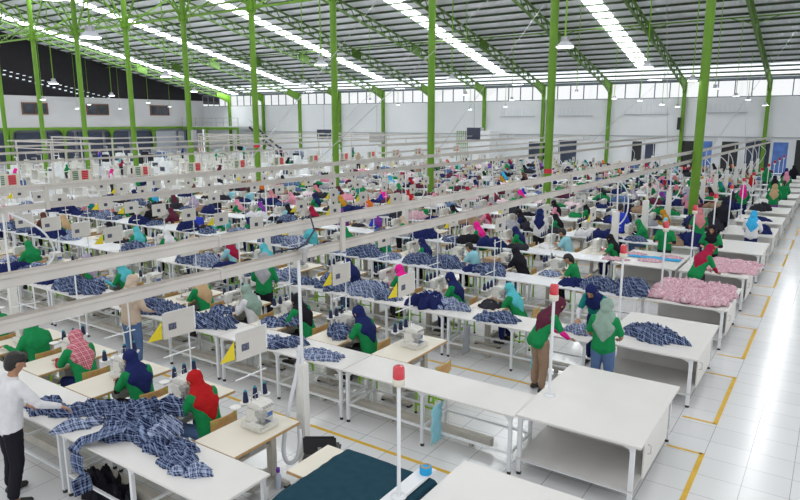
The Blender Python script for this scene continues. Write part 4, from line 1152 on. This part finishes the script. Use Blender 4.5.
# right-hand end: inspection tables along the aisle, lamps, floor tape
BT = [(-2.93, 3.52), (-2.95, 6.84)] + [(-2.93, y) for y in (10.05, 13.10, 16.2, 19.35, 22.5, 25.6, 28.7, 31.8, 34.9, 38.1, 41.2, 44.3, 47.4)]
for k, (x, y) in enumerate(BT):
    P_BT[0 if k < 6 else 1].put((x, y, 0), 0, 'big white inspection table by the aisle, %s from the near end' % ORD[k], 'table', 'inspection tables by the aisle')
for k in range(14):
    y = 4.50 if k == 0 else 7.60 + 3.13 * (k - 1)
    P_BC[0 if k < 5 else 1].put((-3.06 if k == 0 else -2.80, y, TH if k else .872), 0, 'red signal lamp on a white pole by the aisle tables, %s from the near end' % ORD[k], 'lamp', 'red signal lamps')
for r in range(2, 12):   # short tables filling the gap between long table and inspection table
    pass
TAPE = mat('yellow_floor_tape', (.72, .44, .03), .5, var=.12, scale=5)
for k in range(14):
    a = 6.60 + 3.13 * k - (.02 * k if k < 2 else 0); c = a + 2.12
    b = MB(); b.box((-1.08, (a + c) / 2, .0015), (.062, c - a, .003)); b.box((-1.30, c - .03, .0015), (.44, .045, .003)); b.box((-1.30, a + .03, .0015), (.44, .045, .003))
    tag(b.build('floor_marking', TAPE), 'yellow taped bracket on the aisle floor, %s from the near end' % ORD[k], 'floor marking', 'yellow aisle brackets')
for k in range(15):
    y = 6.42 + 3.16 * k if k else 6.42
    tag(MB().box((-15.9, y, .0015), (25.4, .055, .003)).build('floor_marking', TAPE), 'yellow tape line along the walkway behind the machines, %s row' % rown(k), 'floor marking', 'yellow walkway lines')
tag(MB().prism([(0, 0), (.42, .05), (.0, .10)], 2, 0, .003).build('floor_marking', RED_TAPE, None, (-.12, 14.55, 0)), 'small red arrow tape on the aisle floor', 'floor marking')

# overhead cable trays in pairs, one above the other, hung along the rows
def tray(P, z, h, w, label, group):
    root = empty('cable_tray', (0, 0, 0)); tag(root, label, 'cable tray', group)
    for (a, c) in zip(P, P[1:]):
        t = (c - a).normalized(); b = MB(); L = (c - a).length
        rot = Matrix.Rotation(math.atan2(-t.x, t.y), 3, 'Z')
        b.box((a + c) / 2 + Vector((0, 0, z)), (w, L, h), 0, rot, {1: 1})
        b.box(a + Vector((0, 0, z)), (w + .012, .05, h + .012), 0, rot)
        b.box((a + c) / 2 + Vector((0, 0, z + h * .22)), (w + .02, L, .012), 0, rot)
        b.build('tray_length', [TRAY, DUSTY], root, bevel=.006)
    return root
def lineP(x0, sk, ya, yb, n):
    return [Vector((x0 + sk * (ya + (yb - ya) * i / n), ya + (yb - ya) * i / n, 0)) for i in range(n + 1)]
TR = [(-5.24, .0135, .3, 56.5, 'nearest pair'), (-12.35, .022, 1.5, 56.5, 'second pair'), (-19.4, .022, 26, 56, 'third pair'), (-26.4, .022, 6, 56, 'fourth pair'), (-33.6, .02, 12, 56, 'fifth pair'), (-43.0, .0, 20, 54, 'sixth pair')]
for i, (x0, sk, ya, yb, nm) in enumerate(TR):
    Pn = lineP(x0, sk, ya, yb, 14)
    big = 1 if i < 2 else .8
    up_ = tray(Pn, 3.10, .105 * big, .115 * big, 'upper beige cable tray over the rows, %s from the aisle' % nm, 'cable trays')
    tray(Pn, 2.755, .105 * big, .115 * big, 'lower beige cable tray over the rows, %s from the aisle' % nm, 'cable trays')
    for k in range(16):
        y = 6.22 + 8.04 * k
        x = x0 + sk * y
        if y < ya + .5 or y > yb: continue
        MB().box((x + .075, y, 2.90), (.035, .075, .44)).build('joining_bracket', TRAY, up_, bevel=.004)
        # drop: thin pole down to a thick white duct standing between the rows
        pass
    for k in range(15):
        if i == 0 and 0 < k < 4: continue
        if i and k % 2: continue
        yp = 5.46 + 3.13 * k; xp = x0 + sk * yp + (.03 if i == 0 else 0)
        if i > 3 or yp < ya or yp > yb or abs(yp - 27.5) < .6 or not inview(xp, yp, .8, 20): continue
        d = empty('cable_duct', (xp, yp, 0)); tag(d, 'white upright duct with thin pole up to the trays, %s, %s row' % (nm, rown(k)), 'cable duct', 'white cable ducts')
        dw, dh = (.125, 1.43) if k < 4 else (.17, 1.85)
        MB().box((0, 0, dh / 2), (dw, dw, dh)).box((0, 0, .012), (.24, .24, .024)).build('duct', DUCTW, d, bevel=.012)
        MB().tube((.03, -.02, dh - .03), (.0, 0, 2.72), .020, n=10).build('pole', WPAINT, d)
        if i == 0 and k == 0:
            pts = [(-.0, -.02, 1.65), (-.03, -.06, 1.30), (-.09, -.16, .86), (-.11, -.22, .55), (-.06, -.30, .36), (.06, -.34, .28), (.16, -.30, .36), (.16, -.24, .55), (.10, -.18, .66)]
        elif i < 2:
            q = r2.uniform(-.3, .3)
            pts = [(0, .0, 2.75), (.25 + q * .4, .5, 2.35), (.20, .7 + q, 1.85), (.05, .45, 1.50), (-.1, .1, 1.35), (-.12, -.05, 1.1)]
        # smooth the hose
        def cr(p, n=5):
            o = []; p = [Vector(v) for v in p]
            for a in range(len(p) - 1):
                p0, p1, p2, p3 = p[max(a - 1, 0)], p[a], p[a + 1], p[min(a + 2, len(p) - 1)]
                for s in range(n):
                    t = s / n; o.append(.5 * ((2 * p1) + (p2 - p0) * t + (2 * p0 - 5 * p1 + 4 * p2 - p3) * t * t + (3 * p1 - p0 - 3 * p2 + p3) * t ** 3))
            return o + [p[-1]]
        if (i == 0 or (i == 1 and k % 4 == 0)): MB().path(cr(pts), .027 if (i == 0 and k == 0) else .018, 8).build('flexible_hose', HOSE, d)
# end frame of the nearest trays and tangled blue cable on the lower tray
tag(MB().path([(-5.15, 5.55, 3.17), (-5.08, 5.62, 3.22), (-5.00, 5.60, 3.05), (-5.05, 5.5, 2.90), (-5.12, 5.42, 2.84), (-5.2, 5.50, 2.83), (-5.25, 5.2, 2.83)], .012, 6).build('cable', DARKNAVY), 'dark blue cable looped over the lower tray above the white pole', 'cable')
tag(MB().tube((-5.02, 5.44, 2.70), (-5.02, 5.44, 2.84), .03, n=8).box((-5.03, 5.44, 2.83), (.08, .09, .05)).build('pole_clamp', GREY_METAL), 'grey clamp fixing the white pole to the lower tray', 'clamp')
# thin suspension wires from the roof to the trays
for k, (a, c) in enumerate((((-12.0, 20, 3.15), (-15.5, 38, 11)), ((-12.0, 13.5, 3.15), (-14.5, 33, 12.2)), ((-5, 24, 3.1), (-9, 40, 10.7)), ((-11.6, 36, 3.1), (-10, 50, 8.4)), ((-12.1, 11.0, 3.15), (-24.0, 34, 12.2)), ((-4.4, 40, 3.1), (-6, 52, 8)), ((-4.6, 30, 3.1), (-3, 46, 9.5)), ((-26, 30, 3.1), (-28, 44, 10)))):
    tag(MB().tube(a, c, .012, n=5).build('suspension_wire', GREY_METAL), 'thin wire slanting from the cable trays to the roof, %s by distance' % ORD[k], 'wire', 'suspension wires')

# ------------------------------------------------------------------ foreground pieces
for o in C.objects:
    if o.name.startswith('signal_lamp') and o.parent is None and o.location.y < 5: o.scale = (1, 1, .86)
NP, PN = fabm('navy plaid'), fabm('pale navy plaid')
G0 = 'plaid garments heaped on the nearest long table'
def h0(w, d, h, seed, x, y, rz, m, lab, z=TH, n=52): return heap(w, d, h, seed, (x, y, z), rz, m, lab, 'garment', G0, 'plaid_garment', n)
h0(.95, .62, .20, 31, -6.38, 3.98, .25, NP, 'large bunched navy plaid garment, biggest of the nearest heap')
h0(.62, .42, .15, 32, -6.75, 4.22, .9, NP, 'navy plaid garment bunched at the back of the nearest heap', TH + .04)
h0(.60, .40, .17, 33, -6.05, 4.12, -.4, PN, 'paler crumpled plaid garment on the aisle side of the nearest heap', TH + .05)
h0(.55, .38, .14, 34, -5.72, 3.92, .3, NP, 'navy plaid garment trailing from the nearest heap toward the aisle', TH)
h0(.62, .34, .12, 35, -5.36, 3.84, -.25, NP, 'flat navy plaid garment at the aisle end of the nearest heap', TH)
h0(.40, .26, .10, 36, -5.12, 3.78, .5, PN, 'small pale plaid garment lying last toward the aisle on the nearest table', TH)
h0(.85, .34, .13, 37, -7.28, 3.98, .75, NP, 'navy plaid garment lying beside the man in white shirt', TH)
h0(.50, .26, .08, 38, -7.02, 3.66, 1.1, PN, 'pale checked garment tail lying near the front edge of the nearest table', TH)
h0(.55, .42, .12, 39, -7.80, 3.74, .2, NP, 'small plaid garment behind the arm of the man in white shirt', TH)
h0(.40, .34, .16, 40, -6.42, 4.52, .4, NP, 'plaid garment under the hands of the worker in red headscarf', TH + .01)
STRIP_SIDE = Vector((1, .1, 0))
strip([(-6.25, 3.80, .93), (-6.45, 3.62, .87), (-6.56, 3.46, .835), (-6.585, 3.38, .76), (-6.56, 3.36, .62), (-6.52, 3.365, .46), (-6.47, 3.36, .30)], .20, 4, NP, 'plaid_garment', 'navy plaid trouser leg hanging over the front edge of the nearest table', 'garment', G0, .03, 34, 18, .012)
# black bag hanging under the nearest table
heap(.75, .42, .34, 51, (-6.62, 3.74, .02), .2, fab('black'), 'big black cloth bag slumped on the floor under the nearest table', 'bag', None, 'cloth_bag', 40)
heap(.34, .26, .26, 52, (-6.22, 3.62, .02), .6, fab('dark'), 'small black bag on the floor beside the big black cloth bag', 'bag', None, 'cloth_bag', 32)
# teal cloth covered machine table at the aisle end of the nearest row
ct = Proto(lambda: mk_machine_table(0)).put((-4.34, 4.66, 0), -PI / 2, 'machine table hidden under a dark teal cloth', 'table')
def cloth_over(x0, x1, y0, y1, z, drop, m, name, label, seed, cat='cloth'):
    nx, ny = 46, 34; vs = []; fs = []; me = D.meshes.new(name)
    for j in range(ny + 1):
        for i in range(nx + 1):
            u = i / nx; v = j / ny
            ex = -drop + u * (x1 - x0 + 2 * drop); ey = -drop * .5 + v * (y1 - y0 + drop)
            px = min(max(ex, 0), x1 - x0); py = min(max(ey, 0), y1 - y0)
            ox = ex - px; oy = ey - py; dn = math.hypot(ox, oy)
            n1 = noise.noise(Vector((ex * 4, ey * 4, seed))); n2 = noise.noise(Vector((ex * 2 + ey * 7, ey * 2, seed + 5)))
            zz = z + .012 + abs(n2) * .022 + abs(n1) * .012 - dn * (1 + .1 * n1)
            k = .06 + .05 * noise.noise(Vector((ex * 6, ey * 6, 2)))
            vs.append((x0 + px + (k * ox / dn * min(1, dn * 8) if dn > 1e-6 else 0), y0 + py + (k * oy / dn * min(1, dn * 8) if dn > 1e-6 else 0), zz))
    for j in range(ny):
        for i in range(nx):
            a = j * (nx + 1) + i; fs.append((a, a + 1, a + nx + 2, a + nx + 1))
    me.from_pydata(vs, [], fs); me.polygons.foreach_set('use_smooth', [True] * len(fs)); me.materials.append(m)
    o = D.objects.new(name, me); C.objects.link(o)
    s = o.modifiers.new('thickness', 'SOLIDIFY'); s.thickness = .006; s.offset = 1
    return tag(o, label, cat)
cloth_over(-4.08, -3.0, 3.92, 5.02, TH, .20, TEAL_CLOTH, 'cover_cloth', 'dark teal cloth spread over the machine table next to the white duct', 3)
pk = empty('support_plank', (-3.10, 4.46, .84)); tag(pk, 'narrow white plank carrying the nearest red signal lamp', 'plank')
MB().box((0, 0, .015), (.16, 1.30, .03)).build('plank_board', WPAINT, pk, bevel=.004)
MB().box((0, -.55, -.02), (.12, .06, .04)).box((0, .45, -.02), (.12, .06, .04)).build('plank_foot', WPAINT, pk)
tr_ = empty('tape_roll', (-3.07, 4.99, .87)); tag(tr_, 'bright blue roll of tape standing on the plank end', 'tape roll')
MB().lathe([(.060, 0), (.062, .004), (.062, .070), (.060, .074), (.05, .074)], n=24).build('blue_tape', BLUE_CLOTH, tr_)
MB().lathe([(.046, .002), (.050, .080), (.046, .081), (.036, .081), (.036, .06)], n=24).build('brown_core', WOOD, tr_)
bt = empty('water_bottle', (-5.12, 4.98, .0)); tag(bt, 'small clear water bottle with purple cap on the floor beside the white duct', 'bottle')
MB().lathe([(.034, 0), (.036, .01), (.036, .15), (.030, .18), (.016, .205), (.016, .22)], n=14).build('bottle_body', BOTTLE, bt)
MB().lathe([(.024, .215), (.024, .265), (.020, .27)], n=14).build('cap', PURPLE, bt)
# dark folding seat with red knob between duct and teal cloth
ds = empty('office_chair', (-4.70, 5.30, 0), .6); tag(ds, 'dark padded chair standing behind the white duct', 'chair')
MB().box((0, 0, .45), (.42, .42, .07)).build('seat', BLACK, ds, bevel=.025)
MB().box((0, -.22, .66), (.38, .05, .24), rot=Matrix.Rotation(R(8), 3, 'X')).build('backrest', BLACK, ds, bevel=.02)
MB().tube((0, 0, .08), (0, 0, .42), .025, n=10).bar((0, -.2, .45), (0, -.24, .65), .04, .02).build('stem', GREY_METAL, ds)
for q in range(5):
    a = 2 * PI * q / 5; MB().bar((0, 0, .09), (.24 * math.cos(a), .24 * math.sin(a), .06), .035, .03).tube((.24 * math.cos(a), .24 * math.sin(a) - .01, .025), (.24 * math.cos(a), .24 * math.sin(a) + .01, .025), .025, n=10).build('leg', BLACK, ds)
# white cloth over the empty green chair in the second row, brown box, misc
heap(.40, .34, .10, 61, (-4.62, 8.0, .455), 0, fab('white'), 'small white garment left on the seat of the empty lime green chair', 'garment', None, 'garment', 28)
bx = tag(MB().box((0, 0, .12), (.34, .30, .24)).build('cardboard_box', mat('cardboard', (.40, .27, .16), .8, var=.1), None, (-6.75, 13.95, TH + .002), .006), 'small brown cardboard box on the table beside the man in light blue shirt', 'box')
STRIP_SIDE = Vector((0, 1, 0))
for k, (x, y, z) in enumerate(((-3.95, 6.72, .70), (-5.2, 9.84, .70), (-3.9, 9.84, .72))):
    strip([(x, y + .02, z), (x + .01, y - .03, z - .2), (x, y, z - .52)], .26, 7 + k, fab('light blue') if k != 1 else fab('grey'), 'hanging_cloth', 'pale cloth hanging under the long table front, %s' % ('second row by the walkway end', 'third row below the navy headscarf worker', 'third row by the standing women')[k], 'cloth', 'pale cloths hanging under tables', .05, 14, 12)
# garments of the second row and the pale ones of the photograph
G1 = 'denim coloured plaid garments on the second long table'
def h1(w, d, h, seed, x, y, rz, m, lab, z=TH): return heap(w, d, h, seed, (x, y, z), rz, m, lab, 'garment', G1, 'plaid_garment', 48)
h1(.70, .42, .10, 71, -6.20, 7.02, .15, PN, 'crumpled blue plaid garment below the worker in navy headscarf, second row')
h1(.55, .42, .09, 72, -7.30, 7.00, -.2, PN, 'pale blue plaid garment by the worker in black headscarf, second row')
h1(.48, .5, .20, 73, -6.58, 7.95, .3, NP, 'dark plaid garment being sewn in front of navy headscarf worker, second row', TH + .01)
h1(.45, .4, .14, 74, -7.75, 7.95, .1, NP, 'dark plaid garment being sewn in front of black headscarf worker, second row', TH + .01)
h1(1.4, .60, .20, 75, -10.4, 7.10, .1, NP, 'wide heap of navy plaid garments beyond the sage headscarf worker, second row')
G2 = 'plaid garments on the third long table'
def h2(w, d, h, seed, x, y, rz, m, lab, z=TH): return heap(w, d, h, seed, (x, y, z), rz, m, lab, 'garment', G2, 'plaid_garment', 44)
h2(.85, .45, .16, 76, -6.0, 10.35, .1, PN, 'pale plaid garment heaped by the navy and pink headscarf worker, third row')
h2(.80, .42, .12, 77, -4.75, 10.2, .3, NP, 'plaid garment hanging near the table edge by turquoise headscarf worker, third row')
h2(.70, .34, .10, 78, -7.3, 10.3, 0, PN, 'flat plaid garment by the magenta headscarf worker, third row')
h2(.35, .34, .10, 79, -5.35, 11.1, 0, fab('khaki'), 'small brown cloth in front of turquoise headscarf worker, third row', TH + .004)
h2(.55, .36, .12, 80, -3.3, 10.35, 0, PN, 'plaid garment under the hands of the three standing workers, third row')
heap(.95, .70, .18, 81, (-2.25, 10.75, TH), -.5, NP, 'crumpled navy plaid garment on the inspection table, right of the sage headscarf worker', 'garment', None, 'plaid_garment', 52)
heap(.75, .55, .30, 82, (-3.35, 13.35, TH), .2, NP, 'dark navy plaid garment heaped behind the sage headscarf standing worker', 'garment', None, 'plaid_garment', 44)
# pink garments on the third and fourth inspection tables: piles of separate pieces
PK = fabm('pink plaid'); gid = 0
for tx_, ty, w_, l_, nx, ny, hh, nm in ((-2.86, 13.22, 1.32, 1.75, 5, 6, .12, 'fourth'), (-2.36, 16.62, .95, 1.45, 4, 5, .07, 'fifth')):
    for i in range(nx):
        for j in range(ny):
            x = tx_ + w_ * (i + .5) / nx + r2.uniform(-.05, .05); y = ty + l_ * (j + .5) / ny + r2.uniform(-.05, .05)
            heap(.44, .42, hh, 90 + (gid % 5), (x, y, TH + (.004 if (i + j) % 2 else .03)), r2.uniform(0, 6), PK, 'pink plaid garment in the pile spread over the %s inspection table' % nm, 'garment', 'pink garments on the %s inspection table' % nm, 'pink_garment', 24); gid += 1
for k, (x, y, w_) in enumerate(((-4.3, 17.55, .6), (-3.7, 16.9, .55), (-4.5, 16.6, .6), (-3.35, 17.6, .5))):
    heap(w_, .4, .07, 95, (x, y, TH + .006), .2, PK, 'flat pink plaid garment beside the blue cloth, %s of four' % ORD[k], 'garment', 'pink garments by the blue cloth', 'pink_garment', 24)
P_BT[0].put((-4.5, 16.2, 0), 0, 'white cutting table left of the fifth inspection table, with blue cloth on it', 'table')
cloth_over(-4.35, -3.08, 17.12, 17.42, TH - .004, .0, BLUE_CLOTH, 'blue_cloth', 'long bright blue cloth laid across the cutting table among pink garments', 8)
for k, (x, y, w_, h_) in enumerate(((-3.3, 19.9, .9, .35), (-3.5, 22.9, 1.0, .42), (-3.9, 23.9, .8, .35), (-3.4, 26.2, .9, .35), (-1.9, 23.3, .6, .25), (-2.4, 29.4, .9, .28), (-3.5, 29.2, 1.0, .35), (-3.6, 32.2, 1.0, .35), (-2.2, 26.4, .9, .10))):
    heap(w_, .7, h_, 97 + k % 3, (x, y, TH), .3 * k, fab('dark' if k % 2 else 'navy'), 'heap of dark navy garments by the aisle tables, %s of nine from the near end' % ORD[k], 'garment', 'dark heaps by the aisle tables', 'garment_heap', 28)
# standing people
def st_(k, lod, x, y, rz, head, shirt, sleeve, tr, lab, cov='scarf', sc=1.0): return person(k, lod, (x, y, 0), rz, head, shirt, sleeve, tr, lab, None, cov, None, sc)
st_('reach', 0, -7.50, 3.14, -.05, 'x', 'white', 'white', 'black', 'man in white shirt and black trousers reaching over the nearest table', 'hair', 1.04)
st_('lean', 0, -3.66, 9.40, -.62, 'maroon', 'green', 'magenta', 'khaki', 'standing woman in maroon headscarf, green shirt, magenta sleeves and tan trousers')
st_('stand', 0, -2.72, 9.62, .05, 'sage', 'green', None, 'denim', 'standing woman seen from behind in sage green headscarf, green shirt and jeans')
st_('lean', 0, -3.28, 11.12, PI - .1, 'navy', 'teal', 'white', 'navy', 'woman in navy headscarf leaning toward the camera between two standing women')
st_('lean', 0, -2.42, 15.72, -.55, 'crimson', 'green', 'crimson', 'dark', 'woman in crimson headscarf and green shirt leaning over pink garments')
st_('hold', 0, -2.6, 18.62, PI, 'black', 'green', 'black', 'black', 'woman in black headscarf facing the camera behind the pink garments')
st_('hold', 1, -3.75, 18.55, PI + .1, 'x', 'green', 'black', 'dark', 'bareheaded woman in green shirt holding up a pink garment behind the blue cloth', 'hair')
st_('stand', 1, -2.0, 22.1, -.1, 'sky blue', 'white', 'white', 'navy', 'standing woman in sky blue headscarf and white shirt seen from behind')
st_('stand', 1, -2.15, 31.35, 0, 'tan', 'green', 'green', 'purple', 'standing woman in wide tan headscarf, green shirt and purple skirt', 'scarf', 1.05)
st_('stand', 1, -2.0, 34.45, .1, 'x', 'green', 'green', 'dark', 'standing woman with long black hair and green shirt by the far aisle tables', 'ponytail')
st_('stand', 1, -3.3, 31.2, .2, 'magenta', 'green', 'green', 'navy', 'standing worker in magenta headscarf behind the dark heaps')
st_('stand', 1, -5.6, 20.7, .2, 'x', 'royal blue', 'navy', 'navy', 'standing man in dark blue shirt between the rows, seen from behind', 'hair', 1.06)
st_('stand', 1, -7.55, 18.9, .3, 'navy', 'white', 'white', 'black', 'standing worker in navy headscarf and white top with black trousers')
st_('stand', 1, -9.65, 9.20, .5, 'grey', 'green', 'green', 'black', 'standing worker in green shirt and black trousers half hidden by the trays')
st_('stand', 1, -10.0, 6.35, .2, 'beige', 'beige', 'beige', 'denim', 'standing woman in beige top and jeans behind the nearest trays', 'scarf', 1.03)
st_('lean', 1, -3.2, 24.95, .1, 'black', 'black', 'black', 'black', 'worker all in black bending over dark garments')
st_('stand', 1, -3.45, 21.9, .5, 'rose', 'green', 'rose', 'navy', 'standing worker in rose pink headscarf and green shirt near the red lamps')
st_('stand', 1, -4.9, 28.3, .5, 'lilac', 'pink', 'pink', 'navy', 'standing worker in lilac headscarf and pink top between the rows')
for k, (x, y, hd, sh) in enumerate(((-2.6, 37.4, 'black', 'green'), (-2.3, 40.7, 'pink', 'green'), (-3.6, 37.3, 'red', 'white'), (-2.5, 43.8, 'navy', 'black'), (-3.5, 43.8, 'green', 'green'), (-2.3, 46.9, 'black', 'black'))):
    st_('stand', 2, x, y, .2, hd, sh, sh, 'dark', 'standing worker in %s headscarf and %s shirt at %s inspection table' % (hd, sh, ORD[min(15, int((y - 3.5) / 3.13))]))

# ------------------------------------------------------------------ far department beyond the left ends of the rows
def mk_dboard():
    root = empty('production_board')
    MB().box((0, 0, 1.92), (.04, 1.0, .50)).build('board', BEIGE_P, root)
    b = MB()
    for i in range(5): b.box((.026, -.24, 1.76 + i * .08), (.012, .26, .05))
    b.build('green_cells', mat('board_green', (.10, .22, .16), .5), root)
    b = MB()
    for i in range(5): b.box((.026, .20, 1.76 + i * .08), (.012, .30, .065))
    b.build('red_cells', mat('board_red', (.62, .02, .05), .5), root)
    MB().box((0, -.5, .85), (.04, .04, 1.7)).box((0, .5, .85), (.04, .04, 1.7)).box((0, -.5, .02), (.4, .05, .04)).box((0, .5, .02), (.4, .05, .04)).build('stand', WPAINT, root)
    return root
PB = Proto(mk_dboard)
for k in range(13):
    y = 12.9 + 3.13 * k
    if inview(-28.2, y, 1.9, 10): PB.put((-28.2, y, 0), .0, 'white display board with green and red cells at the office-side end of the %s row' % rown(min(15, k + 3)), 'board', 'display boards at row ends')
def mk_flat():
    b = MB().box((0, 0, .72), (1.25, .6, .05)).box((-.5, 0, .36), (.08, .5, .7)).box((.5, 0, .36), (.08, .5, .7)).box((.1, 0, .92), (.6, .22, .34)).box((.1, -.12, .93), (.35, .01, .12), 1).tube((.42, 0, .98), (.48, 0, .98), .10, n=10, m=1)
    b.box((-.35, .15, 1.15), (.03, .03, .9)).box((-.35, .0, 1.58), (.03, .4, .03))
    return b.build('industrial_machine', [MACHINE, MACHINE_G])
PF = Proto(mk_flat)
def mk_press():
    b = MB().box((0, 0, .5), (.9, .7, 1.0)).box((0, .1, 1.15), (.8, .4, .3)).box((0, -.36, .75), (.6, .02, .3), 1).box((.3, .2, 1.55), (.05, .05, .6)).box((0, .2, 1.85), (.7, .05, .05))
    return b.build('pressing_machine', [WPAINT, DARKNAVY])
PP = Proto(mk_press)
def mk_rack():
    b = MB().box((-.7, 0, .85), (.04, .04, 1.7)).box((.7, 0, .85), (.04, .04, 1.7)).box((0, 0, 1.68), (1.44, .04, .04)).box((-.7, 0, .03), (.05, .6, .05)).box((.7, 0, .03), (.05, .6, .05))
    for i in range(9): b.prism([(-.24, 1.62), (.24, 1.62), (.28, .85 + .05 * (i % 3)), (-.28, .85)], 0, -.62 + i * .145, -.62 + i * .145 + .09, 1)
    return b.build('garment_rack', [WPAINT, fab('dark')])
PRK = Proto(mk_rack)
n_m = n_p = n_r = 0
for q in range(15):
    y = 13.5 + 2.9 * q
    for i in range(12):
        x = -32.4 - 2.5 * i
        if x < -64 or not inview(x, y, 1.1, 5) or r2.random() < .10: continue
        if abs(y - 27.5) < 1.3 and any(abs(x - (-4.62 - 6.08 * q)) < 1.4 for q in range(11)): continue
        w = r2.random(); L_ = 'in far department, %s line, %s across' % (ORD[q], ORD[i])
        if w < .66: PF.put((x, y, 0), r2.choice([0, .1, -.1, PI]), 'white industrial sewing machine ' + L_, 'machine', 'machines of the far department'); n_m += 1
        elif w < .82: PP.put((x, y, 0), r2.uniform(-.3, .3), 'white pressing machine ' + L_, 'machine', 'presses of the far department'); n_p += 1
        else:
            o = PRK.put((x, y, 0), r2.uniform(-.3, .3), '', 'rack', 'garment racks of the far department'); cc = r2.choice(['dark', 'navy', 'black', 'grey', 'dark', 'denim', 'white', 'khaki'])
            setmat(o, 1, fab(cc)); o.scale = (.8, .8, .82); o['label'] = 'rack hung with %s clothes %s' % (cc, L_); n_r += 1
        if r2.random() < .16 and npeople < 286:
            hd = r2.choice(PAL); sh = r2.choice(SHP)
            person('stand', 2, (x + .3, y - .75, 0), r2.uniform(-.6, .6), hd, sh, sh, 'dark', 'standing worker in %s headscarf, %s shirt %s' % (hd, sh, L_), 'workers of the far department'); npeople += 1
# frames over the far department
for k in range(5):
    y = 20 + 7 * k; x = -38 - 0 * k
    fr_ = MB()
    for xx in (-4, 0, 4): fr_.box((xx, 0, 1.55), (.07, .07, 3.1))
    fr_.box((0, 0, 3.1), (8.2, .09, .09)); fr_.box((0, 0, 2.7), (8.2, .06, .06))
    tag(fr_.build('service_frame', TRAY, None, (x - (k % 2) * 9, y, 0)), 'pale post and beam frame over the far machines, %s by distance' % ORD[k], 'frame', 'service frames')
_seen = {}
for o in D.objects:
    if o.parent is None and 'label' in o:
        l = o['label']; n_ = len(l.split())
        if n_ > 16 or n_ < 4: print('LABELLEN', n_, l)
        _seen.setdefault(l, []).append(o.name)
for l, v in _seen.items():
    if len(v) > 1: print('DUP', len(v), l)
print('PEOPLE', npeople, 'machines', n_m, n_p, n_r, 'objects', len(D.objects))

# ------------------------------------------------------------------ light, world, camera
w = D.worlds.new('sky'); bpy.context.scene.world = w; w.use_nodes = True
bg = w.node_tree.nodes['Background']; bg.inputs[0].default_value = (.96, .98, 1.0, 1); bg.inputs[1].default_value = 1.02
cam = D.cameras.new('camera'); co = D.objects.new('camera', cam); C.objects.link(co)
cam.sensor_width = 36; cam.lens = 645 / 800 * 36; cam.clip_end = 400
co.location = (0, 0, 4.3)
F0 = Vector((-math.sin(R(34.1)), math.cos(R(34.1)), 0)); th = R(11.3)
fwd = F0 * math.cos(th) - Vector((0, 0, 1)) * math.sin(th)
co.rotation_euler = fwd.to_track_quat('-Z', 'Y').to_euler()
sc = bpy.context.scene; sc.camera = co
sc.view_settings.view_transform = 'Standard'; sc.view_settings.look = 'None'
sc.view_settings.exposure = 0.0; sc.view_settings.gamma = 1.0; sc.view_settings.use_curve_mapping = False
sc.cycles.max_bounces = 8; sc.cycles.diffuse_bounces = 4; sc.cycles.glossy_bounces = 3; sc.cycles.sample_clamp_indirect = 6
